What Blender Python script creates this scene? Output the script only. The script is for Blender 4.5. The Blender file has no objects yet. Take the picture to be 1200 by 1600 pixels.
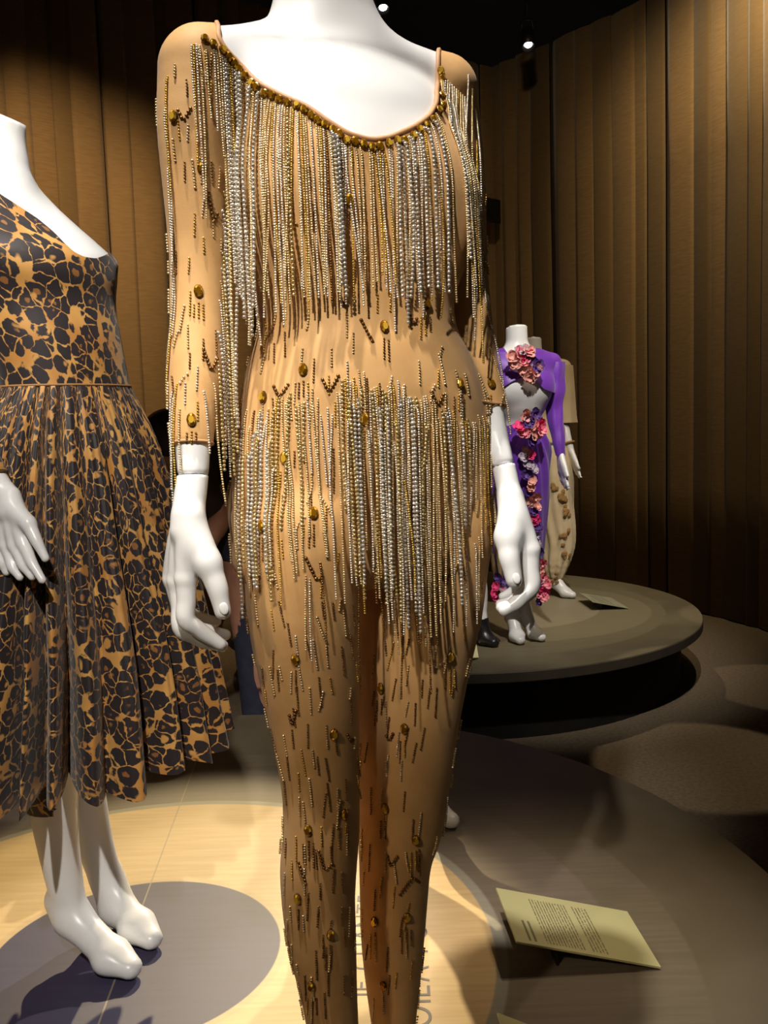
import bpy, bmesh, math, random
import numpy as np
from mathutils import Vector, Matrix

random.seed(7)
rng = np.random.default_rng(11)
SC = bpy.context.scene
COL = SC.collection
PI = math.pi

# ------------------------------------------------------------------ camera
FPX, PITCH, ROLL, EYE = 1430.0, math.radians(5.6), math.radians(1.9), 0.97
_r0 = np.array([1.0, 0, 0]); _u0 = np.array([0, math.sin(PITCH), math.cos(PITCH)])
CF = np.array([0, math.cos(PITCH), -math.sin(PITCH)])
CR = _r0 * math.cos(ROLL) - _u0 * math.sin(ROLL)
CU = _u0 * math.cos(ROLL) + _r0 * math.sin(ROLL)
CO = np.array([0, 0, EYE])
cam = bpy.data.cameras.new('camera')
cam.sensor_fit = 'VERTICAL'; cam.sensor_height = 36.0; cam.lens = FPX / 1600 * 36.0
cam.clip_start = 0.05; cam.clip_end = 60
camo = bpy.data.objects.new('camera', cam); COL.objects.link(camo)
_m = Matrix(((CR[0], CU[0], -CF[0], 0), (CR[1], CU[1], -CF[1], 0), (CR[2], CU[2], -CF[2], EYE), (0, 0, 0, 1)))
camo.matrix_world = _m
SC.camera = camo

def ray(u, v):
    return CF + CR * (u - 600) / FPX + CU * (800 - v) / FPX
def Zp(u, v, z=0.0):
    d = ray(u, v); return CO + d * (z - EYE) / d[2]
def Yp(u, v, y):
    d = ray(u, v); return CO + d * y / d[1]
def proj(P):
    Q = P - CO
    w = Q @ CF
    return 600 + FPX * (Q @ CR) / w, 800 - FPX * (Q @ CU) / w

# ------------------------------------------------------------------ world, lights, exposure
W = bpy.data.worlds.new('gallery_dim'); SC.world = W; W.use_nodes = True
W.node_tree.nodes['Background'].inputs[0].default_value = (0.95, 0.85, 0.74, 1)
W.node_tree.nodes['Background'].inputs[1].default_value = 0.04
SC.view_settings.view_transform = 'Standard'; SC.view_settings.look = 'None'
SC.view_settings.exposure = 0.0; SC.view_settings.gamma = 1.0; SC.view_settings.use_curve_mapping = False

WARM = (1.0, 0.80, 0.56); WHITE = (1.0, 0.93, 0.84); AMBER = (1.0, 0.70, 0.38)
def spot(name, loc, aim, power, cone, blend=0.5, radius=0.03, color=WHITE):
    l = bpy.data.lights.new(name, 'SPOT'); l.energy = power; l.color = color
    l.spot_size = math.radians(cone); l.spot_blend = blend; l.shadow_soft_size = radius
    o = bpy.data.objects.new(name, l); COL.objects.link(o); o.location = loc
    o.rotation_euler = (Vector(aim) - Vector(loc)).to_track_quat('-Z', 'Y').to_euler()
    return o
# name, place, aim, watts, cone, blend, radius, colour
spot('key_spot', (-0.36, 0.58, 3.48), (-0.02, 1.10, 1.20), 420, 22, 0.9, 0.04, WHITE)
spot('front_spot', (-1.00, -2.20, 3.40), (0.0, 1.0, 1.05), 780, 9.8, 1.0, 0.06, WHITE)
spot('leg_fill', (-1.75, -2.00, 3.20), (0.0, 1.12, 0.40), 190, 11.5, 1.0, 0.08, (1.0, .78, .52))  # added unseen fill, softly brightens the legs from the front
spot('leopard_front_spot', (-0.35, -0.55, 3.25), (-0.62, 1.60, 1.26), 620, 19, 1.0, 0.05, WHITE)
spot('leopard_low_spot', (0.0, -1.60, 3.30), (-0.54, 1.54, 0.34), 520, 14, 0.9, 0.03, WHITE)
spot('leopard_top_fill', (-0.25, 1.05, 3.45), (-0.66, 1.58, 1.36), 150, 13, 0.9, 0.03, WHITE)  # extra unseen light, added to brighten the leopard figure's white chest
spot('back_pool_spot', (-0.75, 5.60, 3.50), (-0.42, 1.45, 0.0), 1250, 17, 0.4, 0.03, (1.0, 0.80, 0.46))
spot('back_feet_spot', (1.05, 6.22, 3.42), (-0.45, 1.55, 0.05), 900, 11, 0.5, 0.03, WHITE)
spot('card_spot', (1.75, 2.35, 3.40), (0.34, 1.74, 0.0), 120, 18, 1.0, 0.02, WARM)
spot('card_spot_second', (2.05, 2.0, 3.40), (0.42, 1.66, 0.0), 80, 15, 1.0, 0.02, WARM)
spot('far_spot', (0.75, 1.75, 3.45), (0.72, 4.0, 0.60), 400, 32, 0.8, 0.04, WHITE)
spot('far_side_spot', (1.5, 3.0, 3.55), (0.92, 4.7, 0.4), 190, 36, 0.8, 0.03, WARM)
spot('wall_wash_left', (-1.2, 3.6, 3.45), (-1.65, 5.3, 1.35), 310, 72, 1.0, 0.06, (1.0, 0.73, 0.42))
spot('wall_wash_right', (1.85, 4.4, 3.85), (2.30, 5.2, 2.85), 210, 92, 1.0, 0.06, (1.0, 0.80, 0.48))
spot('wall_fill_middle', (0.7, 4.3, 3.6), (1.35, 6.6, 1.9), 42, 95, 1.0, 0.06, (1.0, 0.78, 0.48))  # weak fill added to lift the dim wall, stands for no known lamp
spot('aisle_spot', (1.85, 5.0, 3.4), (1.14, 3.24, -0.3), 170, 11, 0.10, 0.02, WARM)
spot('aisle_spot_second', (0.9, 6.0, 3.4), (1.82, 4.10, -0.3), 120, 10, 0.10, 0.02, WARM)

# ------------------------------------------------------------------ scene helpers
def tag(o, label=None, cat=None, group=None, kind=None):
    if label: o['label'] = label
    if cat: o['category'] = cat
    if group: o['group'] = group
    if kind: o['kind'] = kind
    return o
def link(o, parent=None):
    COL.objects.link(o)
    if parent is not None:
        o.parent = parent
        o.matrix_parent_inverse = Matrix.Identity(4)
    return o
_worldloc = {}
def empty(name, loc, label=None, cat=None, group=None):
    o = bpy.data.objects.new(name, None); o.empty_display_size = 0.1
    COL.objects.link(o); o.location = tuple(float(c) for c in loc)
    _worldloc[o.name] = np.array(loc, float)
    return tag(o, label, cat, group)
def origin_of(parent):
    """summed offset of a parent chain (all empties are unrotated)"""
    p = np.zeros(3)
    while parent is not None:
        p = p + np.array(parent.location); parent = parent.parent
    return p
def mk(name, V, polys, mat=None, parent=None, smooth=True, uv=None):
    """one mesh object; V in WORLD coordinates, stored relative to its parent"""
    V = np.asarray(V, np.float64)
    if parent is not None: V = V - origin_of(parent)
    me = bpy.data.meshes.new(name)
    if isinstance(polys, np.ndarray) and polys.ndim == 2:
        n, k = polys.shape
        me.vertices.add(len(V)); me.vertices.foreach_set('co', V.astype(np.float32).ravel())
        me.loops.add(n * k); me.loops.foreach_set('vertex_index', polys.astype(np.int32).ravel())
        me.polygons.add(n); me.polygons.foreach_set('loop_start', np.arange(0, n * k, k, dtype=np.int32))
        me.polygons.foreach_set('loop_total', np.full(n, k, np.int32))
        me.update(calc_edges=True); me.validate()
    else:
        me.from_pydata([tuple(v) for v in V], [], [list(map(int, p)) for p in polys]); me.update()
    if smooth: me.polygons.foreach_set('use_smooth', np.ones(len(me.polygons), bool))
    if uv is not None:
        l = me.uv_layers.new(name='UVMap')
        li = np.empty(len(me.loops), np.int32); me.loops.foreach_get('vertex_index', li)
        l.data.foreach_set('uv', np.asarray(uv, np.float32)[li].ravel())
    if mat: me.materials.append(mat)
    return link(bpy.data.objects.new(name, me), parent)
def unit(v):
    v = np.asarray(v, float); return v / max(np.linalg.norm(v), 1e-9)

class MB:
    """collects simple solids as one mesh"""
    def __init__(s): s.V = []; s.F = []; s.n = 0
    def add(s, V, F):
        s.V.append(np.asarray(V, float)); s.F += [[int(i) + s.n for i in f] for f in F]; s.n += len(V); return s
    def box(s, c, size, rz=0.0, M=None, bevel=0.0):
        hx, hy, hz = [q / 2 for q in size]
        if bevel > 0:
            b = min(bevel, hx * .9, hy * .9, hz * .9)
            bm = bmesh.new(); bmesh.ops.create_cube(bm, size=1)
            for v in bm.verts: v.co = Vector((v.co.x * 2 * hx, v.co.y * 2 * hy, v.co.z * 2 * hz))
            bmesh.ops.bevel(bm, geom=bm.edges[:], offset=b, segments=2, affect='EDGES', profile=0.5)
            bm.verts.index_update()
            V = np.array([v.co[:] for v in bm.verts]); F = [[v.index for v in f.verts] for f in bm.faces]; bm.free()
        else:
            V = np.array([(x, y, z) for z in (-hz, hz) for y in (-hy, hy) for x in (-hx, hx)])
            F = [(0, 2, 3, 1), (4, 5, 7, 6), (0, 1, 5, 4), (2, 6, 7, 3), (0, 4, 6, 2), (1, 3, 7, 5)]
        if M is None:
            c_, s_ = math.cos(rz), math.sin(rz); M = np.array([[c_, -s_, 0], [s_, c_, 0], [0, 0, 1]])
        return s.add(V @ np.asarray(M).T + np.asarray(c, float), F)
    def lathe(s, prof, c=(0, 0, 0), n=32, axis=(0, 0, 1), a0=0.0):
        ax = unit(axis); t = np.array([1.0, 0, 0]) if abs(ax[0]) < .9 else np.array([0, 1.0, 0])
        e1 = unit(np.cross(t, ax)); e2 = np.cross(ax, e1); V = []; F = []
        for r, z in prof:
            for i in range(n):
                a = a0 + 2 * PI * i / n
                V.append(np.asarray(c) + ax * z + (e1 * math.cos(a) + e2 * math.sin(a)) * r)
        m = len(prof)
        for j in range(m - 1):
            for i in range(n):
                k = (i + 1) % n; F.append((j * n + i, j * n + k, (j + 1) * n + k, (j + 1) * n + i))
        F.append(list(range(n))[::-1]); F.append([(m - 1) * n + i for i in range(n)])
        return s.add(V, F)
    def tube(s, P, r, n=8, closed=False):
        P = np.asarray(P, float); m = len(P); r = np.broadcast_to(np.asarray(r, float), (m,))
        T = np.gradient(P, axis=0)
        if closed: T = np.roll(P, -1, 0) - np.roll(P, 1, 0)
        T /= np.linalg.norm(T, axis=1)[:, None] + 1e-12
        up = np.array([0, 0, 1.0]) if abs(T[0][2]) < .9 else np.array([1.0, 0, 0])
        e = unit(np.cross(up, T[0])); V = []; F = []
        for i in range(m):
            e = unit(e - T[i] * (e @ T[i])); b = np.cross(T[i], e)
            for k in range(n):
                a = 2 * PI * k / n; V.append(P[i] + (e * math.cos(a) + b * math.sin(a)) * r[i])
        for i in range(m if closed else m - 1):
            j = (i + 1) % m
            for k in range(n):
                q = (k + 1) % n; F.append((i * n + k, i * n + q, j * n + q, j * n + k))
        if not closed:
            F.append(list(range(n))[::-1]); F.append([(m - 1) * n + k for k in range(n)])
        return s.add(V, F)
    def build(s, name, mat=None, parent=None, smooth=False):
        return mk(name, np.concatenate(s.V), s.F, mat, parent, smooth)

# ------------------------------------------------------------------ materials
MATS = {}
def new_mat(name, color=(.5, .5, .5), rough=.5, metal=0.0, spec=.5, emit=None, sheen=0.0):
    m = bpy.data.materials.new(name); m.use_nodes = True
    b = m.node_tree.nodes['Principled BSDF']
    b.inputs['Base Color'].default_value = (*color, 1); b.inputs['Roughness'].default_value = rough
    b.inputs['Metallic'].default_value = metal; b.inputs['Specular IOR Level'].default_value = spec
    if sheen: b.inputs['Sheen Weight'].default_value = sheen
    if emit:
        b.inputs['Emission Color'].default_value = (*emit[:3], 1); b.inputs['Emission Strength'].default_value = emit[3]
    MATS[name] = m
    return m
class NT:
    def __init__(s, m): s.t = m.node_tree; s.b = s.t.nodes['Principled BSDF']
    def n(s, typ, **kw):
        d = s.t.nodes.new(typ)
        for k, v in kw.items(): setattr(d, k, v)
        return d
    def l(s, a, b): s.t.links.new(a, b)
    def val(s, x):
        return x
    def put(s, sock, x):
        if hasattr(x, 'is_output') or isinstance(x, bpy.types.NodeSocket): s.l(x, sock)
        else: sock.default_value = x
    def math(s, op, a, b=0.0, c=None, clamp=False):
        d = s.n('ShaderNodeMath', operation=op, use_clamp=clamp); s.put(d.inputs[0], a); s.put(d.inputs[1], b)
        if c is not None: s.put(d.inputs[2], c)
        return d.outputs[0]
    def mix(s, f, a, b):
        d = s.n('ShaderNodeMix', data_type='RGBA'); s.put(d.inputs[0], f)
        s.put(d.inputs[6], (*a, 1) if isinstance(a, tuple) and len(a) == 3 else a)
        s.put(d.inputs[7], (*b, 1) if isinstance(b, tuple) and len(b) == 3 else b)
        return d.outputs[2]
    def coord(s, which='Object'): return s.n('ShaderNodeTexCoord').outputs[which]
    def mapping(s, v, scale=(1, 1, 1), loc=(0, 0, 0), rot=(0, 0, 0)):
        d = s.n('ShaderNodeMapping'); s.l(v, d.inputs[0]); d.inputs['Scale'].default_value = scale
        d.inputs['Location'].default_value = loc; d.inputs['Rotation'].default_value = rot; return d.outputs[0]
    def noise(s, v, scale, detail=3, rough=.5, dist=0.0, out=0):
        d = s.n('ShaderNodeTexNoise'); s.l(v, d.inputs['Vector']); d.inputs['Scale'].default_value = scale
        d.inputs['Detail'].default_value = detail; d.inputs['Roughness'].default_value = rough
        d.inputs['Distortion'].default_value = dist; return d.outputs[out]
    def ramp(s, f, lo, hi, a=0.0, b=1.0, smooth=True):
        d = s.n('ShaderNodeMapRange', interpolation_type='SMOOTHSTEP' if smooth else 'LINEAR')
        s.put(d.inputs[0], f); d.inputs[1].default_value = lo; d.inputs[2].default_value = hi
        d.inputs[3].default_value = a; d.inputs[4].default_value = b; return d.outputs[0]
    def bump(s, h, strength=.3, dist=.002):
        d = s.n('ShaderNodeBump'); d.inputs['Strength'].default_value = strength; d.inputs['Distance'].default_value = dist
        s.l(h, d.inputs['Height']); s.l(d.outputs[0], s.b.inputs['Normal'])

def mottled(name, c1, c2, scale, rough=.6, bump=0.0, bscale=None, stretch=(1, 1, 1), metal=0, spec=.4, sheen=0, lo=.35, hi=.65, dist=.002):
    m = new_mat(name, c1, rough, metal, spec, sheen=sheen); t = NT(m)
    v = t.mapping(t.coord(), stretch)
    f = t.ramp(t.noise(v, scale, 4), lo, hi)
    t.l(t.mix(f, c1, c2), t.b.inputs['Base Color'])
    if bump: t.bump(t.noise(v, bscale or scale * 4, 3), bump, dist)
    return m
M_WHITE = mottled('mannequin_lacquer', (.74, .74, .74), (.715, .72, .725), 6, rough=.32, spec=.5)
M_NUDE = mottled('nude_stretch_mesh', (.60, .35, .140), (.53, .30, .115), 22, rough=.62, bump=.25, bscale=900, spec=.25, sheen=.1, dist=.0006)
M_BIND = mottled('nude_binding', (.55, .30, .15), (.47, .25, .12), 60, rough=.6)
def felt(name, c1, c2):
    m = new_mat(name, c1, .95, 0, .08, sheen=.12); t = NT(m)
    f = t.ramp(t.noise(t.mapping(t.coord(), (1, 1, 9)), 14, 4), .3, .7)
    tone = t.ramp(t.n('ShaderNodeObjectInfo').outputs['Random'], 0, 1, .0, 1.0, False)
    t.l(t.mix(t.math('ADD', t.math('MULTIPLY', f, .35), t.math('MULTIPLY', tone, .65)), c1, c2), t.b.inputs['Base Color'])
    t.bump(t.noise(t.mapping(t.coord(), (1, 1, 3.5)), 90, 3), .35, .003); return m
M_FELT = felt('brown_felt', (.245, .155, .070), (.150, .092, .040))
M_FELT2 = felt('brown_felt_darker', (.155, .098, .043), (.105, .066, .029))
M_WALL = mottled('wall_backing', (.05, .032, .017), (.04, .025, .013), 5, rough=.9)
M_CEIL = mottled('ceiling_black', (.040, .033, .033), (.048, .04, .038), 3, rough=.9)
M_CARPET = mottled('carpet_grey_brown', (.185, .142, .092), (.145, .11, .072), 70, rough=.95, bump=.6, bscale=420, spec=.1, dist=.004)
M_DRUM = mottled('plinth_black', (.016, .014, .012), (.022, .019, .016), 8, rough=.8, spec=.2)
M_EDGE = mottled('plinth_edge', (.075, .06, .042), (.06, .048, .034), 8, rough=.6)
M_BLACK = mottled('black_metal', (.018, .018, .018), (.028, .027, .026), 20, rough=.4, metal=.6)
M_CARD = None
# ------------------------------------------------------------------ distance-field bodies and surface nets
def smin(a, b, k):
    if k <= 0: return np.minimum(a, b)
    h = np.clip(.5 + .5 * (b - a) / k, 0, 1)
    return b + (a - b) * h - k * h * (1 - h)
def spline_table(z, cols, n=240):
    """cubic (finite-difference Hermite) resampling of rows over ascending z"""
    z = np.asarray(z, float); c = np.asarray(cols, float)
    o = np.argsort(z); z = z[o]; c = c[o]
    m = np.gradient(c, z, axis=0)
    q = np.linspace(z[0], z[-1], n); i = np.clip(np.searchsorted(z, q) - 1, 0, len(z) - 2)
    h = (z[i + 1] - z[i])[:, None]; t = ((q - z[i]) / (z[i + 1] - z[i]))[:, None]
    out = (2*t**3 - 3*t**2 + 1) * c[i] + (t**3 - 2*t**2 + t) * h * m[i] + (-2*t**3 + 3*t**2) * c[i+1] + (t**3 - t**2) * h * m[i+1]
    return q, out
class Body:
    def __init__(s): s.p = []
    def cone(s, a, b, ra, rb, k=.015, flat=None):
        a = np.asarray(a, float); b = np.asarray(b, float); r = max(ra, rb)
        lo = np.minimum(a, b) - r; hi = np.maximum(a, b) + r
        s.p.append(('c', (a, b, ra, rb), k, lo, hi)); return s
    def chain(s, pts, k=.015):
        for (a, ra), (b, rb) in zip(pts[:-1], pts[1:]): s.cone(a, b, ra, rb, k)
        return s
    def limb(s, pts, k=.015, end=None, n=28):
        """a smooth tapering limb through (point, radius) stations; end = (point, normal) cuts it flat"""
        P = np.array([q[0] for q in pts], float); r = np.array([q[1] for q in pts], float)
        L = np.r_[0, np.cumsum(np.linalg.norm(np.diff(P, axis=0), axis=1))]
        _, t = spline_table(L, np.c_[P, r], n)
        s.p.append(('h', (t, end), k, t[:, :3].min(0) - r.max(), t[:, :3].max(0) + r.max())); return s
    def ell(s, c, R, rad, k=.02):
        c = np.asarray(c, float); R = np.asarray(R, float); r = max(rad)
        s.p.append(('e', (c, R, np.asarray(rad, float)), k, c - r, c + r)); return s
    def loft(s, rows, yaw, k=.02, n=2.0):
        """rows: z, cx, cy, a (half width along yaw), b (half depth)"""
        rows = np.asarray(rows, float); z, t = spline_table(rows[:, 0], rows[:, 1:])
        S = np.array([math.cos(yaw), math.sin(yaw)]); Fd = np.array([math.sin(yaw), -math.cos(yaw)])
        r = t[:, 2:].max(); lo = np.array([t[:, 0].min() - r, t[:, 1].min() - r, z[0] - .05]); hi = np.array([t[:, 0].max() + r, t[:, 1].max() + r, z[-1] + .05])
        s.p.append(('l', (z, t, S, Fd), k, lo, hi)); return s
    def cut(s, point, normal):
        """keep the side the normal points away from"""
        s.p.append(('x', (np.asarray(point, float), unit(normal)), 0, None, None)); return s
    def prim(s, kind, a, P):
        if kind == 'c':
            A, B, ra, rb = a; d = B - A; t = np.clip(((P - A) @ d) / (d @ d + 1e-12), 0, 1)
            return np.linalg.norm(P - A - t[:, None] * d, axis=1) - (ra + t * (rb - ra))
        if kind == 'h':
            t, end = a; d = np.full(len(P), 9.0)
            for i in range(len(t) - 1):
                A = t[i, :3]; D = t[i + 1, :3] - A; q = np.clip(((P - A) @ D) / (D @ D + 1e-12), 0, 1)
                d = np.minimum(d, np.linalg.norm(P - A - q[:, None] * D, axis=1) - (t[i, 3] + q * (t[i + 1, 3] - t[i, 3])))
            if end is not None: d = np.maximum(d, (P - end[0]) @ end[1])
            return d
        if kind == 'e':
            c, R, rad = a; q = (P - c) @ R.T; k0 = np.linalg.norm(q / rad, axis=1); k1 = np.linalg.norm(q / rad**2, axis=1)
            return k0 * (k0 - 1) / np.maximum(k1, 1e-6)
        z, t, S, Fd = a
        zc = np.clip(P[:, 2], z[0], z[-1]); cx = np.interp(zc, z, t[:, 0]); cy = np.interp(zc, z, t[:, 1])
        A = np.interp(zc, z, t[:, 2]); B = np.interp(zc, z, t[:, 3])
        x = P[:, 0] - cx; y = P[:, 1] - cy; u = x * S[0] + y * S[1]; w = x * Fd[0] + y * Fd[1]
        k0 = np.sqrt((u / A)**2 + (w / B)**2); k1 = np.sqrt((u / A**2)**2 + (w / B**2)**2)
        d = np.where(k0 < .05, -np.minimum(A, B), k0 * (k0 - 1) / np.maximum(k1, 1e-6))
        dz = np.abs(P[:, 2] - zc)
        return np.where(dz > 0, np.sqrt(np.maximum(d, 0)**2 + dz**2) + np.minimum(d, 0) * (dz < 1e-9), d)
    def __call__(s, P, pad=.05):
        P = np.asarray(P, float); D = np.full(len(P), .06)
        for kind, a, k, lo, hi in s.p:
            if kind == 'x':
                D = np.maximum(D, (P - a[0]) @ a[1]); continue
            m = np.flatnonzero(((P > lo - pad) & (P < hi + pad)).all(1))
            if not len(m): continue
            D[m] = smin(D[m], s.prim(kind, a, P[m]), k)
        return D
    def bounds(s):
        L = [q for q in s.p if q[3] is not None]
        return np.min([q[3] for q in L], 0), np.max([q[4] for q in L], 0)
    def grad(s, P, e=.0012, off=0.0):
        g = np.stack([s(P + d) - s(P - d) for d in np.eye(3) * e], 1)
        return g / (np.linalg.norm(g, axis=1)[:, None] + 1e-9)
def snet(f, lo, hi, h, off=0.0, iters=2):
    """naive surface nets of f - off = 0; returns points and quads"""
    lo = np.asarray(lo) - 2.5 * h - max(off, 0); hi = np.asarray(hi) + 2.5 * h + max(off, 0)
    n = np.ceil((hi - lo) / h).astype(int) + 1
    xs, ys, zs = [lo[i] + h * np.arange(n[i]) for i in range(3)]
    D = np.empty(n, np.float32); step = max(1, int(300000 / (n[0] * n[1])))
    for k in range(0, n[2], step):
        G = np.stack(np.meshgrid(xs, ys, zs[k:k + step], indexing='ij'), -1); D[:, :, k:k + step] = (f(G.reshape(-1, 3)) - off).reshape(G.shape[:3])
    I = D < 0
    c = np.zeros(n - 1, np.int8)
    for a in (0, 1):
        for b in (0, 1):
            for d in (0, 1): c += I[a:n[0]-1+a, b:n[1]-1+b, d:n[2]-1+d]
    act = np.argwhere((c > 0) & (c < 8)); ids = np.full(n - 1, -1, np.int64); ids[tuple(act.T)] = np.arange(len(act))
    corners = [(a, b, d) for a in (0, 1) for b in (0, 1) for d in (0, 1)]
    val = {q: D[act[:, 0] + q[0], act[:, 1] + q[1], act[:, 2] + q[2]] for q in corners}
    acc = np.zeros((len(act), 3)); cnt = np.zeros(len(act))
    for q in corners:
        for ax in range(3):
            if q[ax]: continue
            q2 = list(q); q2[ax] = 1; q2 = tuple(q2); va, vb = val[q], val[q2]; m = (va < 0) != (vb < 0)
            t = np.where(m, va / np.where(m, va - vb, 1), 0); p = np.tile(np.array(q, float), (len(act), 1)); p[:, ax] = t
            acc[m] += p[m]; cnt[m] += 1
    V = lo + h * (act + acc / np.maximum(cnt, 1)[:, None])
    Q = []
    for ax in range(3):
        o1, o2 = [(1, 2), (2, 0), (0, 1)][ax]
        sl0 = [slice(None)] * 3; sl1 = [slice(None)] * 3; sl0[ax] = slice(0, n[ax] - 1); sl1[ax] = slice(1, n[ax])
        A, B = I[tuple(sl0)], I[tuple(sl1)]; e = np.argwhere(A != B)
        e = e[(e[:, o1] > 0) & (e[:, o2] > 0) & (e[:, o1] < n[o1] - 1) & (e[:, o2] < n[o2] - 1)]
        fl = A[tuple(e.T)]
        def cell(d1, d2):
            q = e.copy(); q[:, o1] += d1; q[:, o2] += d2; return ids[tuple(q.T)]
        quad = np.stack([cell(-1, -1), cell(0, -1), cell(0, 0), cell(-1, 0)], 1)
        quad[~fl] = quad[~fl][:, ::-1]; Q.append(quad)
    Q = np.concatenate(Q); Q = Q[(Q >= 0).all(1)]
    for _ in range(iters):
        d = f(V) - off; g = np.stack([f(V + q) - f(V - q) for q in np.eye(3) * (h * .3)], 1) / (h * .6)
        s = (g * g).sum(1); ok = s > .15
        V[ok] -= (np.clip(d[ok] / s[ok], -.5 * h, .5 * h))[:, None] * g[ok]
    V[(V[:, 2] < .0012) & (V[:, 2] > -.02), 2] = .0012        # flat soles on the plinth
    return V, Q
def tris_of(Q): return np.concatenate([Q[:, [0, 1, 2]], Q[:, [0, 2, 3]]])
def clip(V, T, g):
    """keep g > 0 of a triangle mesh, cutting triangles exactly; returns V, T, boundary segments"""
    g = np.where(np.abs(g) < 1e-7, 1e-7, g); ins = g > 0; k = ins[T].sum(1)
    out = [T[k == 3]]; newV = []; cutid = {}; base = len(V); seg = []
    def cutpt(i, j):
        key = (i, j) if i < j else (j, i)
        if key not in cutid:
            t = g[i] / (g[i] - g[j]); cutid[key] = base + len(newV); newV.append(V[i] + (V[j] - V[i]) * t)
        return cutid[key]
    extra = []
    for tri in T[k == 1]:
        j = int(np.argmax(ins[tri])); a, b, c = tri[j], tri[(j+1) % 3], tri[(j+2) % 3]
        p, q = cutpt(a, b), cutpt(a, c); extra.append((a, p, q)); seg.append((p, q))
    for tri in T[k == 2]:
        j = int(np.argmin(ins[tri])); a, b, c = tri[j], tri[(j+1) % 3], tri[(j+2) % 3]
        p, q = cutpt(a, b), cutpt(a, c); extra += [(p, b, c), (p, c, q)]; seg.append((p, q))
    V2 = np.concatenate([V, np.array(newV).reshape(-1, 3)]); T2 = np.concatenate([out[0], np.array(extra, int).reshape(-1, 3)])
    used = np.unique(T2); mp = np.full(len(V2), -1); mp[used] = np.arange(len(used))
    return V2[used], mp[T2], [(mp[a], mp[b]) for a, b in seg]
def loops(seg):
    adj = {}
    for a, b in seg: adj.setdefault(a, []).append(b); adj.setdefault(b, []).append(a)
    seen = set(); out = []
    for s0 in list(adj):
        if s0 in seen: continue
        ends = [q for q in adj if len(adj[q]) == 1]
        cur = s0; path = [cur]; seen.add(cur)
        while True:
            nx = [q for q in adj[cur] if q not in seen]
            if not nx: break
            cur = nx[0]; seen.add(cur); path.append(cur)
        if len(path) > 6: out.append(path)
    return out
def relax(P, it=6, closed=True):
    P = P.copy()
    for _ in range(it):
        if closed: P = .5 * P + .25 * (np.roll(P, 1, 0) + np.roll(P, -1, 0))
        else: P[1:-1] = .5 * P[1:-1] + .25 * (P[2:] + P[:-2])
    return P
def trace(f, u, v, off=0.0, near=.5, far=2.2, origin=None, dirs=None):
    """march rays through photo directions onto f = off; returns points and a hit mask"""
    if dirs is None:
        u = np.atleast_1d(np.asarray(u, float)); v = np.atleast_1d(np.asarray(v, float))
        d = CF + np.outer((u - 600) / FPX, CR) + np.outer((800 - v) / FPX, CU); o = np.tile(CO, (len(d), 1))
    else: d = dirs; o = origin
    d = d / np.linalg.norm(d, axis=1)[:, None]; t = np.full(len(d), near); hit = np.zeros(len(d), bool)
    for _ in range(110):
        D = f(o + d * t[:, None]) - off
        hit = np.abs(D) < .0006
        t = np.where(hit | (t > far), t, t + np.where(D > .05, .045, np.minimum(D * .8, .02)))
    return o + d * t[:, None], hit & (t < far)

# pieces shared by all display figures
def foot(B, ankle, toe, heel_h, k=.02, w=1.0):
    """arched display foot: ankle point, toe tip on the ground, heel lifted"""
    ankle = np.asarray(ankle, float); toe = np.asarray(toe, float); d = toe - ankle; d[2] = 0; L = np.linalg.norm(d); d /= L
    heel = ankle - d * .028; heel[2] = heel_h + .030
    ball = toe - d * .062; ball[2] = .030 * w
    tip = toe - d * .016; tip[2] = .0205 * w
    mid = .5 * (ankle + ball) + np.array([0, 0, -.004]); side = np.array([-d[1], d[0], 0])
    B.cone(ankle, heel, .026 * w, .023 * w, .02); B.cone(heel, ball, .021 * w, .022 * w, .022); B.cone(ankle, ball, .027 * w, .024 * w, .022)
    for s in (-1, 1):
        B.cone(ball + side * s * .014 * w, tip + side * s * .006 * w, .024 * w, .0155 * w, .015)
    return B
def finger(B, pts, r0, r1, k=.004):
    n = len(pts); P = []
    for i in range(n):
        P.append((pts[i], r0 + (r1 - r0) * i / (n - 1)))
        if i < n - 1: P.append((.5 * (np.asarray(pts[i]) + np.asarray(pts[i + 1])), r0 + (r1 - r0) * (i + .5) / (n - 1) - .0003))
    B.limb(P, k, n=22)
# ------------------------------------------------------------------ the setting
FLOOR_Z, CEIL_Z, WALL_Z = -0.30, 4.0, 3.575
fl = MB().box((0, 4.0, FLOOR_Z - .05), (10, 12, .1)); tag(fl.build('floor', M_CARPET), kind='structure')
ce = MB().box((0, 4.0, CEIL_Z + .05), (10, 12, .1)); tag(ce.build('ceiling', M_CEIL), kind='structure')

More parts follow.
